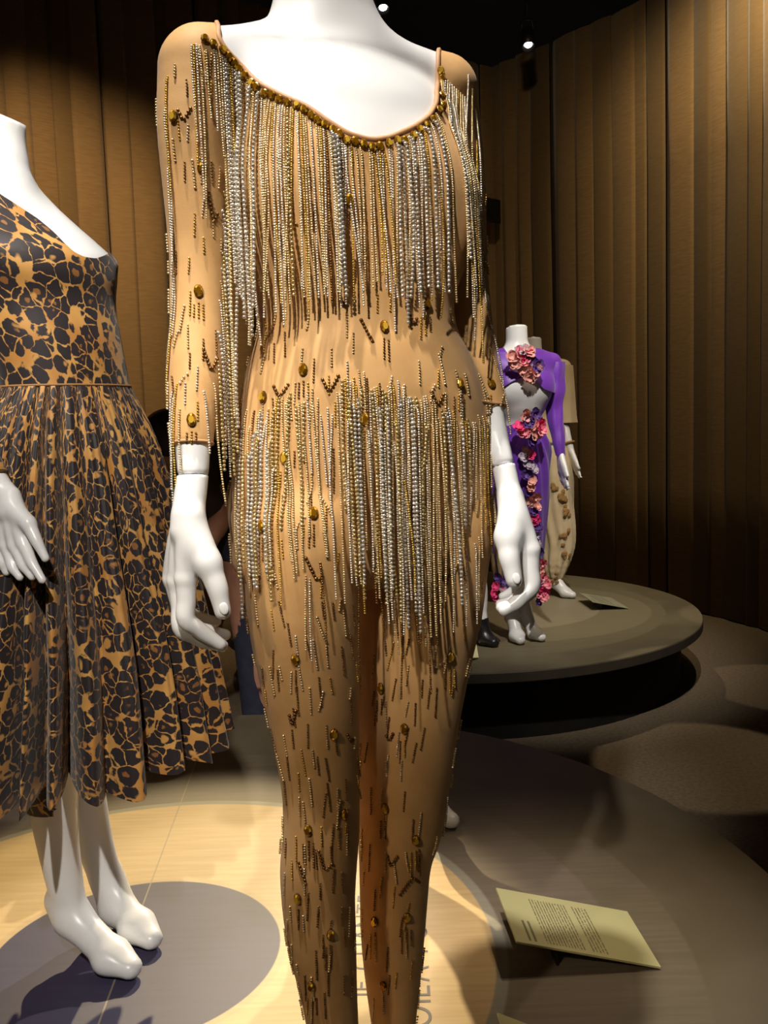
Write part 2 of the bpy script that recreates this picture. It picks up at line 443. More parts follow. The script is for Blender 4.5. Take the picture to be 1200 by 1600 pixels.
def curtain(name, path, widths, mats, seed):
    """a backing wall along a plan path, hung with single overlapping felt strips"""
    r = np.random.default_rng(seed)
    path = np.asarray(path, float); seg = np.linalg.norm(np.diff(path, axis=0), axis=1); cum = np.r_[0, np.cumsum(seg)]
    def at(s):
        s = np.clip(s, 0, cum[-1]); return np.array([np.interp(s, cum, path[:, 0]), np.interp(s, cum, path[:, 1])])
    def nrm(s):
        t = at(min(s + .15, cum[-1])) - at(max(s - .15, 0)); t /= np.linalg.norm(t); return np.array([t[1], -t[0]])   # faces the room
    # backing
    n = 40; V = []; F = []
    for i in range(n):
        p = at(cum[-1] * i / (n - 1)); q = nrm(cum[-1] * i / (n - 1))
        for off in (-.09, -.15):
            for z in (FLOOR_Z, WALL_Z - .02): V.append((*(p + q * off), z))
    for i in range(n - 1):
        a = i * 4; b = a + 4; F += [(a, b, b + 1, a + 1), (a + 2, a + 3, b + 3, b + 2), (a + 1, b + 1, b + 3, a + 3), (a, a + 2, b + 2, b)]
    F += [(0, 1, 3, 2), (n * 4 - 4, n * 4 - 2, n * 4 - 1, n * 4 - 3)]
    wall = tag(mk(name, V, F, M_WALL, None, False), kind='structure')
    s = 0.0; i = 0
    while s < cum[-1]:
        w = widths[i % len(widths)] * r.uniform(.85, 1.15); deep = r.choice([.0, .008, .018, -.012], p=[.35, .3, .2, .15])
        if w < .06: deep = -.055
        m = 7; P = []
        tilt = r.uniform(-.022, .022); belly = r.uniform(.004, .02)
        for j in range(m):
            t = j / (m - 1); ss = s - .012 + (w + .024) * t
            P.append(at(ss) + nrm(ss) * (deep + belly * (1 - (2 * t - 1)**2) + tilt * (2 * t - 1)))
        V = []; F = []; zz = [FLOOR_Z + .004 + r.uniform(0, .006), .5, 1.5, 2.5, WALL_Z + r.uniform(-.008, .008)]
        sway = r.uniform(-.006, .006, (len(zz),))
        for side in (0, .006):
            for jz, z in enumerate(zz):
                for j in range(m):
                    q = nrm(s + w * j / (m - 1)); t = np.array([-q[1], q[0]])
                    V.append((*(P[j] - q * side + t * sway[jz] * (jz not in (0, 4))), z))
        nz = len(zz); o = nz * m
        for jz in range(nz - 1):
            for j in range(m - 1):
                a = jz * m + j; F.append((a, a + 1, a + m + 1, a + m)); F.append((o + a, o + a + m, o + a + m + 1, o + a + 1))
        for jz in range(nz - 1):
            a = jz * m; F.append((a, a + m, o + a + m, o + a)); a += m - 1; F.append((a, o + a, o + a + m, a + m))
        for j in range(m - 1):
            F.append((j, o + j, o + j + 1, j + 1)); a = (nz - 1) * m + j; F.append((a, a + 1, o + a + 1, o + a))
        mk('curtain_panel', V, F, mats[0] if r.random() < .72 else mats[1], wall)
        s += w; i += 1
    return wall
curtain('wall_left', [(-3.5, 3.0), (-2.6, 4.45), (-1.75, 5.22), (-1.05, 5.72), (-.2, 6.32), (.72, 6.98), (1.05, 7.25)],
        [.15, .10, .17, .045, .13, .18, .09, .16, .05, .17, .12], (M_FELT, M_FELT2), 5)
curtain('wall_right', [(.62, 7.36), (.92, 7.08), (1.3, 6.68), (1.72, 6.14), (2.05, 5.55), (2.3, 4.9), (2.55, 4.1), (2.7, 3.2), (2.75, 2.2)],
        [.2, .15, .12, .18, .1, .15, .045, .2, .12, .15, .2, .1, .13, .055], (M_FELT, M_FELT2), 9)

# the printed tops: record-like rings, mixed in the print's own material
def print_top(name, base, base2, rings, specks=True, seam=None):
    """rings: (cx, cy, radius, colour, softness) painted one over another, in the plinth's object space"""
    m = new_mat(name, base, .5, 0, .35); t = NT(m); co = t.coord()
    sep = t.n('ShaderNodeSeparateXYZ'); t.l(co, sep.inputs[0]); X, Y_ = sep.outputs[0], sep.outputs[1]
    f = t.ramp(t.noise(t.mapping(co, (1, 1, .0)), 3.2, 4), .38, .62)
    c = t.mix(f, base, base2)
    g = t.ramp(t.noise(t.mapping(co, (3, 40, 0), rot=(0, 0, .5)), 2.0, 2), .3, .7)
    for cx, cy, r, col, col2, sft in rings:
        dx = t.math('SUBTRACT', X, cx); dy = t.math('SUBTRACT', Y_, cy)
        d = t.math('SQRT', t.math('ADD', t.math('MULTIPLY', dx, dx), t.math('MULTIPLY', dy, dy)))
        c = t.mix(t.ramp(d, r - sft, r + sft, 1, 0), c, t.mix(g, col, col2))
    if seam:
        for (px, py, ang, w, col) in seam:
            d = t.math('ABSOLUTE', t.math('ADD', t.math('MULTIPLY', t.math('SUBTRACT', X, px), math.sin(ang)), t.math('MULTIPLY', t.math('SUBTRACT', Y_, py), -math.cos(ang))))
            c = t.mix(t.ramp(d, w * .5, w, .7, 0), c, col)
    t.l(c, t.b.inputs['Base Color'])
    t.bump(t.noise(co, 260, 2), .06, .001)
    return m
GREY1, GREY2 = (.132, .108, .070), (.108, .086, .053)
M_TOP = print_top('plinth_print', GREY1, GREY2, [
    (.03, -.09, 1.02, (.142, .117, .078), (.122, .10, .065), .004),
    (.03, -.09, .90, (.165, .135, .10), (.145, .115, .085), .006),
    (.03, -.09, .690, (.27, .25, .20), (.25, .23, .18), .004),
    (.03, -.09, .668, (.56, .40, .20), (.50, .345, .165), .003),
    (.03, -.09, .283, (.50, .36, .19), (.46, .32, .165), .004),
    (.03, -.09, .268, (.048, .042, .082), (.042, .037, .072), .002)],
    seam=[(*(Zp(284, 1250)[:2] - [-.52, 1.71]), math.atan2(*(Zp(210, 1449) - Zp(284, 1250))[[1, 0]]), .0022, (.30, .24, .16))])
M_TOP2 = print_top('plinth_print_far', (.15, .128, .075), (.12, .098, .056), [
    (.05, .02, .98, (.17, .145, .085), (.14, .118, .068), .004),
    (.26, -.02, .70, (.20, .175, .105), (.18, .155, .09), .004),
    (-.05, -.42, .34, (.135, .10, .068), (.12, .09, .06), .004),
    (.22, .02, .50, (.27, .235, .155), (.245, .21, .135), .003)])
def plinth(x, y, r, top_mat, label):
    p = empty('display_plinth', (x, y, FLOOR_Z), label, 'plinth', 'round printed plinths')
    b = MB().lathe([(r - .10, FLOOR_Z), (r - .10, -.045)], (x, y, 0), 96); b.build('drum', M_DRUM, p, False)
    top = MB().lathe([(r - .006, -.045), (r, -.040), (r, -.004), (r - .003, -.0006)], (x, y, 0), 128); top.build('edge_band', M_EDGE, p, False)
    V = [(x + (r - .003) * math.cos(2 * PI * i / 128), y + (r - .003) * math.sin(2 * PI * i / 128), 0) for i in range(128)]
    V2 = [(a, b_, -.0008) for a, b_, _ in V]
    o = mk('printed_top', V + V2, [list(range(128)), list(range(255, 127, -1))] + [(128 + i, 128 + (i + 1) % 128, (i + 1) % 128, i) for i in range(128)], top_mat, p, False)
    # object space of the print = plinth centre
    return p
plinth_near = plinth(-.52, 1.71, 1.31, M_TOP, 'round plinth with purple and tan disc print under the leopard dress')
plinth_far = plinth(.36, 4.62, 1.19, M_TOP2, 'round black-sided plinth standing under the purple dress')
# ------------------------------------------------------------------ the central mannequin
YAW = math.radians(25.0)
D0 = 1.10
S2 = np.array([math.cos(YAW), math.sin(YAW), 0]); F2 = np.array([math.sin(YAW), -math.cos(YAW), 0])
RB = np.stack([S2, F2, [0, 0, 1.0]])
def rows_px(tab, depth, ratio, inset=3):
    out = []
    for q in tab:
        v, uL, uR = q[:3]; rt = q[3] if len(q) > 3 else ratio; dp = depth(v) if callable(depth) else depth
        a, b = Yp(uL + inset, v, dp), Yp(uR - inset, v, dp); hw = .5 * (b[0] - a[0])
        A = hw / math.sqrt(math.cos(YAW)**2 + (rt * math.sin(YAW))**2)
        out.append((.5 * (a[2] + b[2]), .5 * (a[0] + b[0]), dp, A, A * rt))
    return out
def jp(u, v, d, r): return (Yp(u, v, d), r)
B0 = Body()
B0.loft(rows_px([(95, 405, 610, .55), (125, 372, 668, .56), (165, 352, 712, .58), (210, 352, 722, .64), (260, 356, 726, .70), (310, 366, 727, .72), (360, 380, 722, .74), (420, 396, 712, .79),
                 (470, 404, 709, .82), (515, 407, 714, .82), (560, 395, 736, .78), (610, 384, 757, .73), (660, 378, 768, .69), (720, 373, 771, .66),
                 (780, 371, 770, .62), (840, 373, 766, .56), (880, 384, 756, .48), (905, 420, 720, .42)], D0, .7), YAW, .02)
B0.cone(Yp(501, -85, 1.125), Yp(506, 60, 1.125), .0485, .056, .03)
B0.cone(Yp(506, 40, 1.125), Yp(515, 120, 1.12), .050, .062, .035)
B0.cone(Yp(455, 88, 1.10), Yp(318, 101, 1.035), .036, .036, .04)
B0.cone(Yp(560, 92, 1.13), Yp(690, 131, 1.17), .036, .031, .04)
cz = lambda s, w, z: np.array([Yp(548, 300, D0)[0], D0, 0]) + S2 * s + F2 * w + np.array([0, 0, z])
for s in (-1, 1):
    B0.ell(cz(.070 * s, .036, 1.215), RB, (.064, .050, .075), .05)
    B0.ell(cz(.075 * s + .02, -.072, .865), RB, (.085, .075, .085), .04)
legL = rows_px([(690, 440, 540, .8), (740, 408, 568, 1.0), (790, 376, 574, 1.2), (840, 374, 570, 1.3), (900, 378, 563, 1.28), (960, 385, 561, 1.22), (1050, 404, 561, 1.14), (1150, 426, 561, 1.08), (1250, 443, 561), (1310, 442, 560), (1350, 439, 557),
                (1400, 441, 554), (1450, 447, 555), (1500, 457, 556), (1550, 470, 557), (1600, 480, 559), (1700, 496, 562), (1790, 500, 560)], 1.055, 1.0, 3)
legR = rows_px([(690, 620, 710, .8), (740, 590, 748, 1.0), (790, 562, 767, 1.2), (840, 558, 765, 1.3), (900, 558, 757, 1.28), (960, 558, 750, 1.22), (1050, 559, 731, 1.14), (1150, 560, 713, 1.08), (1250, 561, 699), (1310, 561, 688), (1350, 562, 674),
                (1400, 563, 668), (1450, 564, 664), (1500, 568, 659), (1550, 574, 654), (1600, 581, 649), (1680, 591, 645), (1750, 596, 640)], 1.150, 1.0, 3)
B0.loft(legL, YAW, .012); B0.loft(legR, YAW, .008)
for L in (legL, legR):
    z, cx, cy, a, b = L[-1]; foot(B0, (cx, cy, z + .005), np.array([cx, cy, 0]) + F2 * .155 + S2 * .02, .055)
armL = [jp(311, 112, 1.030, .0405), jp(302, 200, 1.020, .0350), jp(306, 300, 1.020, .0315), jp(310, 400, 1.02, .0280), jp(309, 480, 1.015, .0265), jp(306, 570, 1.0, .0255),
        jp(302, 640, .985, .0222), jp(301, 700, .975, .0182), jp(302, 742, .970, .0165)]
armR = [jp(700, 140, 1.165, .0330), jp(708, 210, 1.175, .0320), jp(718, 300, 1.18, .0295), jp(723, 400, 1.18, .0275), jp(729, 470, 1.175, .0265), jp(741, 560, 1.15, .0250),
        jp(758, 620, 1.13, .0205), jp(768, 650, 1.12, .0158), jp(787, 727, 1.10, .0128)]
seamL, seamR = armL[-1][0], armR[-1][0]
nL = unit(armL[-1][0] - armL[-2][0]); nR = unit(armR[-1][0] - armR[-2][0])

BASE = B0
def add_arms(base, aL, eL, aR, eR):
    b = Body(); b.p = list(base.p); b.limb(aL, .012, eL); b.limb(aR, .012, eR); return b
mann = empty('mannequin', (Yp(545, 300, D0)[0], D0, 0), 'headless white mannequin in nude catsuit hung with gold and silver bead fringe', 'mannequin', 'display mannequins')
B0 = add_arms(BASE, armL, (seamL, nL), armR, (seamR, nR))
lo, hi = B0.bounds()
BN = Body(); BN.p = list(B0.p); BN.cut((0, 1.11, 1.515), (.18, .30, 1.0))
V, Q = snet(BN, lo, hi, .0055)
mk('body', V, Q, M_WHITE, mann)
class Capped:
    def __init__(s, b, planes): s.b, s.pl = b, planes
    def __call__(s, P):
        d = s.b(P)
        for c, n, r in s.pl:
            d = np.where(np.linalg.norm(P - c, axis=1) < r, np.maximum(d, (P - c) @ n), d)
        return d

def hand(name, seam, n, wrist, rs, build, nail, parent, lo_hi_pad=.03):
    B = Body(); B.limb([(seam - n * .006, rs), (.5 * (seam + wrist), rs * 1.02), (wrist, rs * 1.0), (wrist + (wrist - seam) * .25, rs * .95)], .012); build(B)
    lo, hi = B.bounds(); f = Capped(B, [(seam + n * .0012, -n, .04)])
    V, Q = snet(f, lo, hi, .0024); h = mk(name, V, Q, M_WHITE, parent)
    for c, dx, dn in nail:
        dx = unit(dx); dn = unit(dn - dx * (dn @ dx)); dy = np.cross(dn, dx); bm = bmesh.new(); bmesh.ops.create_uvsphere(bm, u_segments=14, v_segments=8, radius=1)
        P = np.array([v.co[:] for v in bm.verts]); Fc = [[v.index for v in f_.verts] for f_ in bm.faces]; bm.free()
        P = c + P[:, :1] * dx * .0066 + P[:, 1:2] * dy * .0048 + P[:, 2:] * dn * .0012
        mk('nail', P, Fc, M_WHITE, h)
    return h
def palm(B, w, mcp, r, wr, k=.005):
    """four metacarpals fanned from the wrist"""
    for i, q in enumerate(mcp):
        a = w + (q - np.mean(mcp, 0)) * .42
        B.limb([(a, wr), (.5 * (a + q), .5 * (wr + r) + .0012), (q, r)], k, n=12)
def hand_left(B):
    w = Yp(292, 806, .957)
    palm(B, w, [Yp(290, 903, .943), Yp(278, 906, .962), Yp(271, 904, .982), Yp(270, 898, 1.0)], .0112, .0125)
    finger(B, [Yp(290, 905, .943), Yp(292, 970, .940), Yp(322, 992, .950), Yp(344, 1006, .955)], .0112, .0068)
    finger(B, [Yp(277, 908, .963), Yp(286, 985, .960), Yp(320, 1002, .968), Yp(347, 1009, .975)], .0108, .0066)
    finger(B, [Yp(270, 905, .983), Yp(288, 980, .982), Yp(322, 985, .990), Yp(352, 992, .998)], .0100, .0062)
    finger(B, [Yp(270, 900, 1.002), Yp(288, 955, 1.006), Yp(316, 966, 1.016), Yp(338, 971, 1.024)], .0088, .0056)
    B.limb([(w + np.array([.004, -.004, 0]), .012), (Yp(312, 850, .942), .0150), (Yp(325, 880, .936), .0138)], .012, n=12)
    finger(B, [Yp(325, 878, .936), Yp(340, 920, .932), Yp(348, 955, .930)], .0134, .0086, .006)
tL = Yp(349, 950, .930)
hand('hand', seamL, nL, Yp(292, 812, .955), .0166, hand_left, [(tL + np.array([.002, -.0080, .001]), Yp(349, 960, .93) - Yp(339, 918, .932), np.array([.25, -1, .1]))], mann)
def hand_right(B):
    w = Yp(799, 780, 1.09)
    palm(B, w, [Yp(829, 858, 1.066), Yp(829, 866, 1.086), Yp(828, 868, 1.106), Yp(825, 864, 1.124)], .0112, .0120)
    finger(B, [Yp(829, 860, 1.066), Yp(830, 918, 1.060), Yp(806, 942, 1.056), Yp(788, 953, 1.054)], .0112, .0074)
    finger(B, [Yp(829, 868, 1.086), Yp(827, 925, 1.082), Yp(803, 945, 1.080), Yp(783, 949, 1.080)], .0106, .0066)
    finger(B, [Yp(828, 870, 1.106), Yp(824, 922, 1.104), Yp(800, 940, 1.104), Yp(782, 944, 1.106)], .0100, .0062)
    finger(B, [Yp(825, 866, 1.124), Yp(820, 908, 1.126), Yp(801, 924, 1.128), Yp(786, 932, 1.130)], .0088, .0056)
    B.limb([(w + np.array([-.002, -.004, 0]), .0125), (Yp(797, 815, 1.066), .0155), (Yp(794, 840, 1.058), .0152)], .012, n=12)
    finger(B, [Yp(794, 838, 1.058), Yp(796, 872, 1.048), Yp(803, 906, 1.042)], .0150, .0096, .008)
tR = Yp(804, 903, 1.042)
hand('hand', seamR, nR, Yp(799, 786, 1.09), .0138, hand_right, [(tR + np.array([.001, -.0090, .001]), Yp(803, 912, 1.042) - Yp(797, 880, 1.047), np.array([.15, -1, .1]))], mann)

# ---- the catsuit: the body's own surface, a few millimetres out, cut at neckline, cuffs and ankles
SUIT = .0032
cuffL, cuffR = Yp(301, 697, .975), Yp(771, 641, 1.119)
ncL, ncR = unit(Yp(302, 742, .97) - Yp(302, 660, .98)), unit(Yp(787, 727, 1.10) - Yp(760, 625, 1.128))
BS = add_arms(BASE, armL, (cuffL - ncL * SUIT, ncL), armR, (cuffR - ncR * SUIT, ncR))
V, Q = snet(BS, lo, hi, .0055, SUIT)
T = tris_of(Q)
u, v = proj(V)
NU = np.array([300, 330, 336, 342, 365, 400, 440, 480, 510, 545, 580, 610, 650, 672, 683, 687, 692, 740.])
NV = np.array([-400, -260, 20, 66, 90, 128, 149, 165, 188, 209, 219, 214, 197, 180, 160, 60, -260, -400.])
front = v - np.interp(u, NU, NV)
NB = np.array([-400, -260, 20, 66, 92, 112, 124, 132, 136, 138, 140, 142, 146, 140, 130, 60, -260, -400.])
back = v - np.interp(u, NU, NB)
wq = (V - np.array([0, 1.115, 0])) @ F2 - (V[:, 0] * 0) ; ax = ((V - np.array([Yp(520, 100, 1.10)[0], 1.115, 0])) @ F2)
bl = np.clip(.5 + ax / .03, 0, 1)
g = front * bl + back * (1 - bl)
V, T, sg_neck = clip(V, T, g)
def smooth_rim(V, sg):
    """even out the cut edge and return it as ordered loops"""
    L = sorted(loops(sg), key=len, reverse=True)
    for q in L: V[q] = relax(V[q], 10)
    return [V[q].copy() for q in L]
L_neck = smooth_rim(V, sg_neck)
V, T, sg = clip(V, T, V[:, 2] - .115); L_an = smooth_rim(V, sg)
def in_suit(P):
    u, v = proj(P); bl = np.clip(.5 + ((P - np.array([Yp(520, 100, 1.10)[0], 1.115, 0])) @ F2) / .03, 0, 1)
    return (v - np.interp(u, NU, NV)) * bl + (v - np.interp(u, NU, NB)) * (1 - bl) > 2
suit = mk('catsuit', V, T, M_NUDE, mann)
suit['label'] = 'nude stretch catsuit covered with bead rows, amber stones and fringe'
def bind(loop_sets, r, name, shift=None):
    for L in loop_sets:
        if len(L) < 20: continue
        P = relax(L, 4)
        b = MB().tube(P, r, 6, True); b.build(name, M_BIND, suit, True)
bind(L_neck[:1], .0030, 'neckline_binding'); 
def ring_on(f, c, n, off, r0=.03, m=40):
    t = unit(np.cross(n, [0, 1, 0])); b = np.cross(n, t); a = 2 * PI * np.arange(m) / m
    D = np.outer(np.cos(a), t) + np.outer(np.sin(a), b); R = np.full(m, .004)
    for _ in range(60): R -= np.clip((f(c + D * R[:, None]) - off) * .7, -.004, .004)
    return c + D * R[:, None]
for c, n in ((cuffL, ncL), (cuffR, ncR)): bind([ring_on(B0, c - n * .003, n, SUIT)], .0016, 'cuff_binding')
bind(L_an[:2], .0017, 'ankle_binding')
# ------------------------------------------------------------------ beadwork on the catsuit
def bead_mat(name, c1, c2, rough, metal=1.0, spec=.5):
    m = new_mat(name, c1, rough, metal, spec); t = NT(m)
    g = t.n('ShaderNodeNewGeometry'); r = g.outputs['Random Per Island']
    t.l(t.mix(r, c1, c2), t.b.inputs['Base Color'])
    return m
BM = {
    'silver': bead_mat('silver_bead', (.90, .82, .69), (.70, .60, .46), .26, .6),
    'pale': bead_mat('pale_gold_bead', (.85, .68, .40), (.66, .48, .22), .28, .6),
    'gold': bead_mat('gold_bead', (.78, .50, .10), (.58, .34, .05), .26, .65),
    'bronze': bead_mat('bronze_bead', (.30, .155, .045), (.17, .08, .025), .30, .8),
    'stone': bead_mat('rhinestone', (.94, .90, .82), (.60, .54, .44), .12, .75),
    'cup': bead_mat('gold_rhinestone', (.84, .66, .32), (.58, .44, .18), .15, .75),
}
def ring(n, r, h, a0=0): return [(h, r * math.cos(a0 + 2 * PI * i / n), r * math.sin(a0 + 2 * PI * i / n)) for i in range(n)]
def tmpl(rings):
    n = len(rings[0]); V = sum(rings, []); F = []
    for j in range(len(rings) - 1):
        for i in range(n): k = (i + 1) % n; F += [(j*n+i, j*n+k, (j+1)*n+k), (j*n+i, (j+1)*n+k, (j+1)*n+i)]
    for i in range(1, n - 1): F.append((0, i + 1, i)); o = (len(rings) - 1) * n; F.append((o, o + i, o + i + 1))
    return np.array(V), np.array(F)
T_SEED = tmpl([ring(5, .72, -.62), ring(5, 1, 0, .3), ring(5, .72, .62)])
T_TUBE = tmpl([ring(5, .8, -1.0), ring(5, .8, 1.0)])
T_STONE = tmpl([ring(6, .75, -.8), ring(6, 1.05, -.1, .2), ring(6, .55, .62)])
def bead_geo(P, T, size, tm, axis=None, jit=.25):
    """copies of a bead template at P; local x = strand direction T, or = axis when the bead faces out"""
    n = len(P); V, F = tm
    A = T if axis is None else axis
    A = A + rng.normal(0, jit, (n, 3)); A /= np.linalg.norm(A, axis=1)[:, None]
    R = rng.normal(0, 1, (n, 3)) if axis is None else T + rng.normal(0, .1, (n, 3))
    B = np.cross(A, R); B /= np.linalg.norm(B, axis=1)[:, None] + 1e-9; Cc = np.cross(A, B)
    sz = np.broadcast_to(np.asarray(size), (n,)) * rng.uniform(.9, 1.1, n)
    W = P[:, None] + (V[None, :, :1] * A[:, None] + V[None, :, 1:2] * B[:, None] + V[None, :, 2:] * Cc[:, None]) * sz[:, None, None]
    Fc = (F[None] + (np.arange(n) * len(V))[:, None, None]).reshape(-1, 3)
    return W.reshape(-1, 3), Fc
KIND = {'silver': (.00146, .0027, T_SEED), 'pale': (.0014, .0026, T_SEED), 'gold': (.0014, .0026, T_SEED), 'bronze': (.0015, .0027, T_SEED),
        'stone': (.00225, .0046, T_STONE), 'cup': (.0021, .0044, T_STONE)}
def resample(P, ds):
    L = np.r_[0, np.cumsum(np.linalg.norm(np.diff(P, axis=0), axis=1))]
    if L[-1] < ds: return P[:1], np.array([[0, 0, -1.0]])
    s = np.arange(0, L[-1], ds); Q = np.stack([np.interp(s, L, P[:, i]) for i in range(3)], 1)
    T = np.gradient(Q, axis=0) if len(Q) > 1 else np.array([[0, 0, -1.0]])
    return Q, T / (np.linalg.norm(T, axis=1)[:, None] + 1e-9)
def strand_obj(P, kind, name='bead_strand'):
    r, ds, tm = KIND[kind]; Q, T = resample(P, ds)
    if tm is T_STONE:
        ax = np.tile(F2 * .9 + np.array([0, 0, .25]), (len(Q), 1)); W, Fc = bead_geo(Q, T, r, tm, ax, .22)
    else: W, Fc = bead_geo(Q, T, r, tm)
    return mk(name, W, Fc, BM[kind], suit, False)

# strands: u, v of the top, v of the hem, kind, layer
spec = []
def pick(ws): 
    ks = list(ws); w = np.array([ws[k] for k in ks], float); return ks[rng.choice(len(ks), p=w / w.sum())]
chest_w = {'silver': 4.5, 'pale': 3.6, 'gold': 1.3, 'bronze': .5, 'stone': 1.1, 'cup': .5}
END_U = [345, 375, 395, 410, 450, 500, 545, 575, 600, 640, 690]; END_V = [400, 500, 520, 478, 452, 458, 456, 436, 458, 464, 466]
uu = 347.0
while uu < 688:
    if not (548 < uu < 575 and rng.random() < .45) and not (478 < uu < 492 and rng.random() < .6) and rng.random() > .07:
        spec.append((uu, np.interp(uu, NU, NV) + 15 + rng.uniform(-2, 5), np.interp(uu, END_U, END_V) + rng.normal(0, 16), pick(chest_w), 0))
    uu += rng.uniform(3.2, 4.6)
for uu in (374, 393, 406, 517, 524, 618, 628, 640, 652, 663, 674): spec.append((uu, np.interp(uu, NU, NV) + 13, np.interp(uu, END_U, END_V) - 12 + rng.normal(0, 10), 'stone', 1))
for uu in np.arange(690, 729, 3.3): spec.append((uu, 118 + (uu - 690) * .95, 455 + rng.normal(0, 22), pick({'silver': 4, 'pale': 4, 'gold': 1, 'stone': 1.4}), 0))
for uu, a, b in ((299, 72, 215), (303, 70, 250), (307, 70, 300), (312, 72, 330), (333, 72, 200), (338, 80, 240), (322, 76, 180), (343, 86, 300)): spec.append((uu, a, b, pick({'silver': 4, 'gold': 1, 'pale': 2}), 0))
for uu, a, b, k in ((350, 140, 610, 'stone'), (351, 190, 560, 'cup'), (349, 230, 640, 'pale'), (350, 300, 700, 'cup'), (348, 330, 660, 'stone'), (349, 350, 690, 'silver'), (346, 390, 740, 'cup'),
                    (347, 420, 720, 'stone'), (345, 440, 690, 'pale'), (343, 470, 745, 'silver'), (341, 520, 720, 'stone'), (338, 560, 735, 'cup'), (334, 600, 785, 'pale')): spec.append((uu, a, b, k, 0))
for uu, a, b, k in ((262, 120, 300, 'gold'), (258, 170, 420, 'silver'), (263, 260, 520, 'silver'), (268, 340, 600, 'pale'), (272, 420, 640, 'silver'), (271, 500, 640, 'gold'), (270, 610, 790, 'silver'),
                    (273, 616, 770, 'silver'), (277, 600, 820, 'gold'), (281, 640, 740, 'pale'), (318, 612, 712, 'silver')): spec.append((uu, a, b, k, 0))
for uu, a, b, k in ((732, 118, 330, 'silver'), (738, 140, 460, 'pale'), (743, 170, 520, 'silver'), (745, 220, 400, 'gold'), (747, 260, 440, 'silver'), (748, 330, 560, 'pale'), (749, 360, 500, 'silver'),
                    (751, 400, 600, 'silver'), (740, 300, 560, 'gold'), (757, 470, 640, 'silver'), (764, 540, 690, 'pale')): spec.append((uu, a, b, k, 0))
HT_U = [372, 385, 400, 420, 440, 460, 480, 500, 520, 540, 560, 580, 600, 620, 640, 660, 680, 700, 720, 740, 766]
HT_V = [700, 664, 655, 648, 632, 626, 625, 636, 634, 600, 598, 610, 606, 608, 615, 626, 636, 642, 660, 652, 650]
HB_V = [925, 905, 905, 880, 935, 830, 810, 800, 830, 905, 905, 930, 945, 950, 955, 970, 940, 880, 800, 820, 815]
hip_w = {'silver': 2.8, 'pale': 4.2, 'gold': 2.0, 'bronze': .8, 'stone': 1.0, 'cup': 2.2}
uu = 374.0
while uu < 768:
    sparse = 440 < uu < 540 or 690 < uu < 735
    if rng.random() > (.30 if sparse else .05):
        t = np.interp(uu, HT_U, HT_V) + rng.normal(0, 9); b = np.interp(uu, HT_U, HB_V) + rng.normal(0, 26 if not sparse else 55)
        spec.append((uu, t, b, pick(hip_w), 0))
    uu += rng.uniform(3.4, 4.9)
for uu in np.r_[rng.uniform(540, 690, 20), rng.uniform(376, 440, 7)]: spec.append((uu, np.interp(uu, HT_U, HT_V) + rng.uniform(5, 90), np.interp(uu, HT_U, HB_V) + rng.normal(5, 30), pick({'pale': 3, 'cup': 3, 'silver': 2, 'stone': 1.5}), 1))
for uu in (603, 611, 619, 628, 634, 641, 647, 655, 662, 668, 676, 589): spec.append((uu, rng.uniform(720, 800), rng.uniform(985, 1110), pick({'bronze': 4, 'pale': 1}), 0))  # partly real danglers, partly the fringe's shadow put in as dark bronze strands
for uu, a, b, k in ((478, 900, 1020, 'pale'), (484, 905, 1040, 'silver'), (500, 880, 1010, 'bronze'), (560, 880, 1050, 'bronze'), (742, 850, 980, 'silver'), (748, 840, 960, 'pale'), (728, 860, 985, 'silver')): spec.append((uu, a, b, k, 0))

SU = np.array([q[0] for q in spec]); SVt = np.array([q[1] for q in spec]); SVb = np.array([q[2] for q in spec]); LAY = np.array([q[4] for q in spec])
P0, hit = trace(BS, SU, SVt, SUIT)
near = np.where(hit)[0]
length = np.maximum((SVb - SVt), 30) / FPX * (P0[:, 1]) * 1.0
clear = SUIT + .0022 + LAY * .0045 + np.array([.0008 if q[3] in ('stone', 'cup') else 0 for q in spec])
P = P0[near].copy(); ln = length[near]; cl = clear[near]; DS = .0035
shoulder = ((SU[near] > 688) & (SVt[near] < 300)).astype(float); path = [P.copy()]; done = np.zeros(len(P)); sway = rng.normal(0, .05, (len(P), 2))
for step in range(int(ln.max() / DS) + 2):
    ph = step * DS
    q = P + np.c_[sway[:, 0] * DS * np.sin(ph * 14 + sway[:, 1] * 90), np.zeros(len(P)), -np.full(len(P), DS)] + (np.outer(shoulder, np.array([-.12, -1.0, 0])) * DS * .7 if step < 22 else 0)
    for _ in range(2):
        d = BS(q) - cl; m = d < 0
        if m.any(): q[m] -= d[m][:, None] * BS.grad(q[m])
    stop = (step * DS) > ln
    q[stop] = P[stop]; P = q; path.append(P.copy())
path = np.array(path)
n_str = 0
for i, si in enumerate(near):
    k = int(min(len(path) - 1, ln[i] / DS))
    pp = relax(path[:k + 1, i], 2, False)
    if len(pp) > 4: strand_obj(pp, spec[si][3]); n_str += 1
print('strands', n_str)

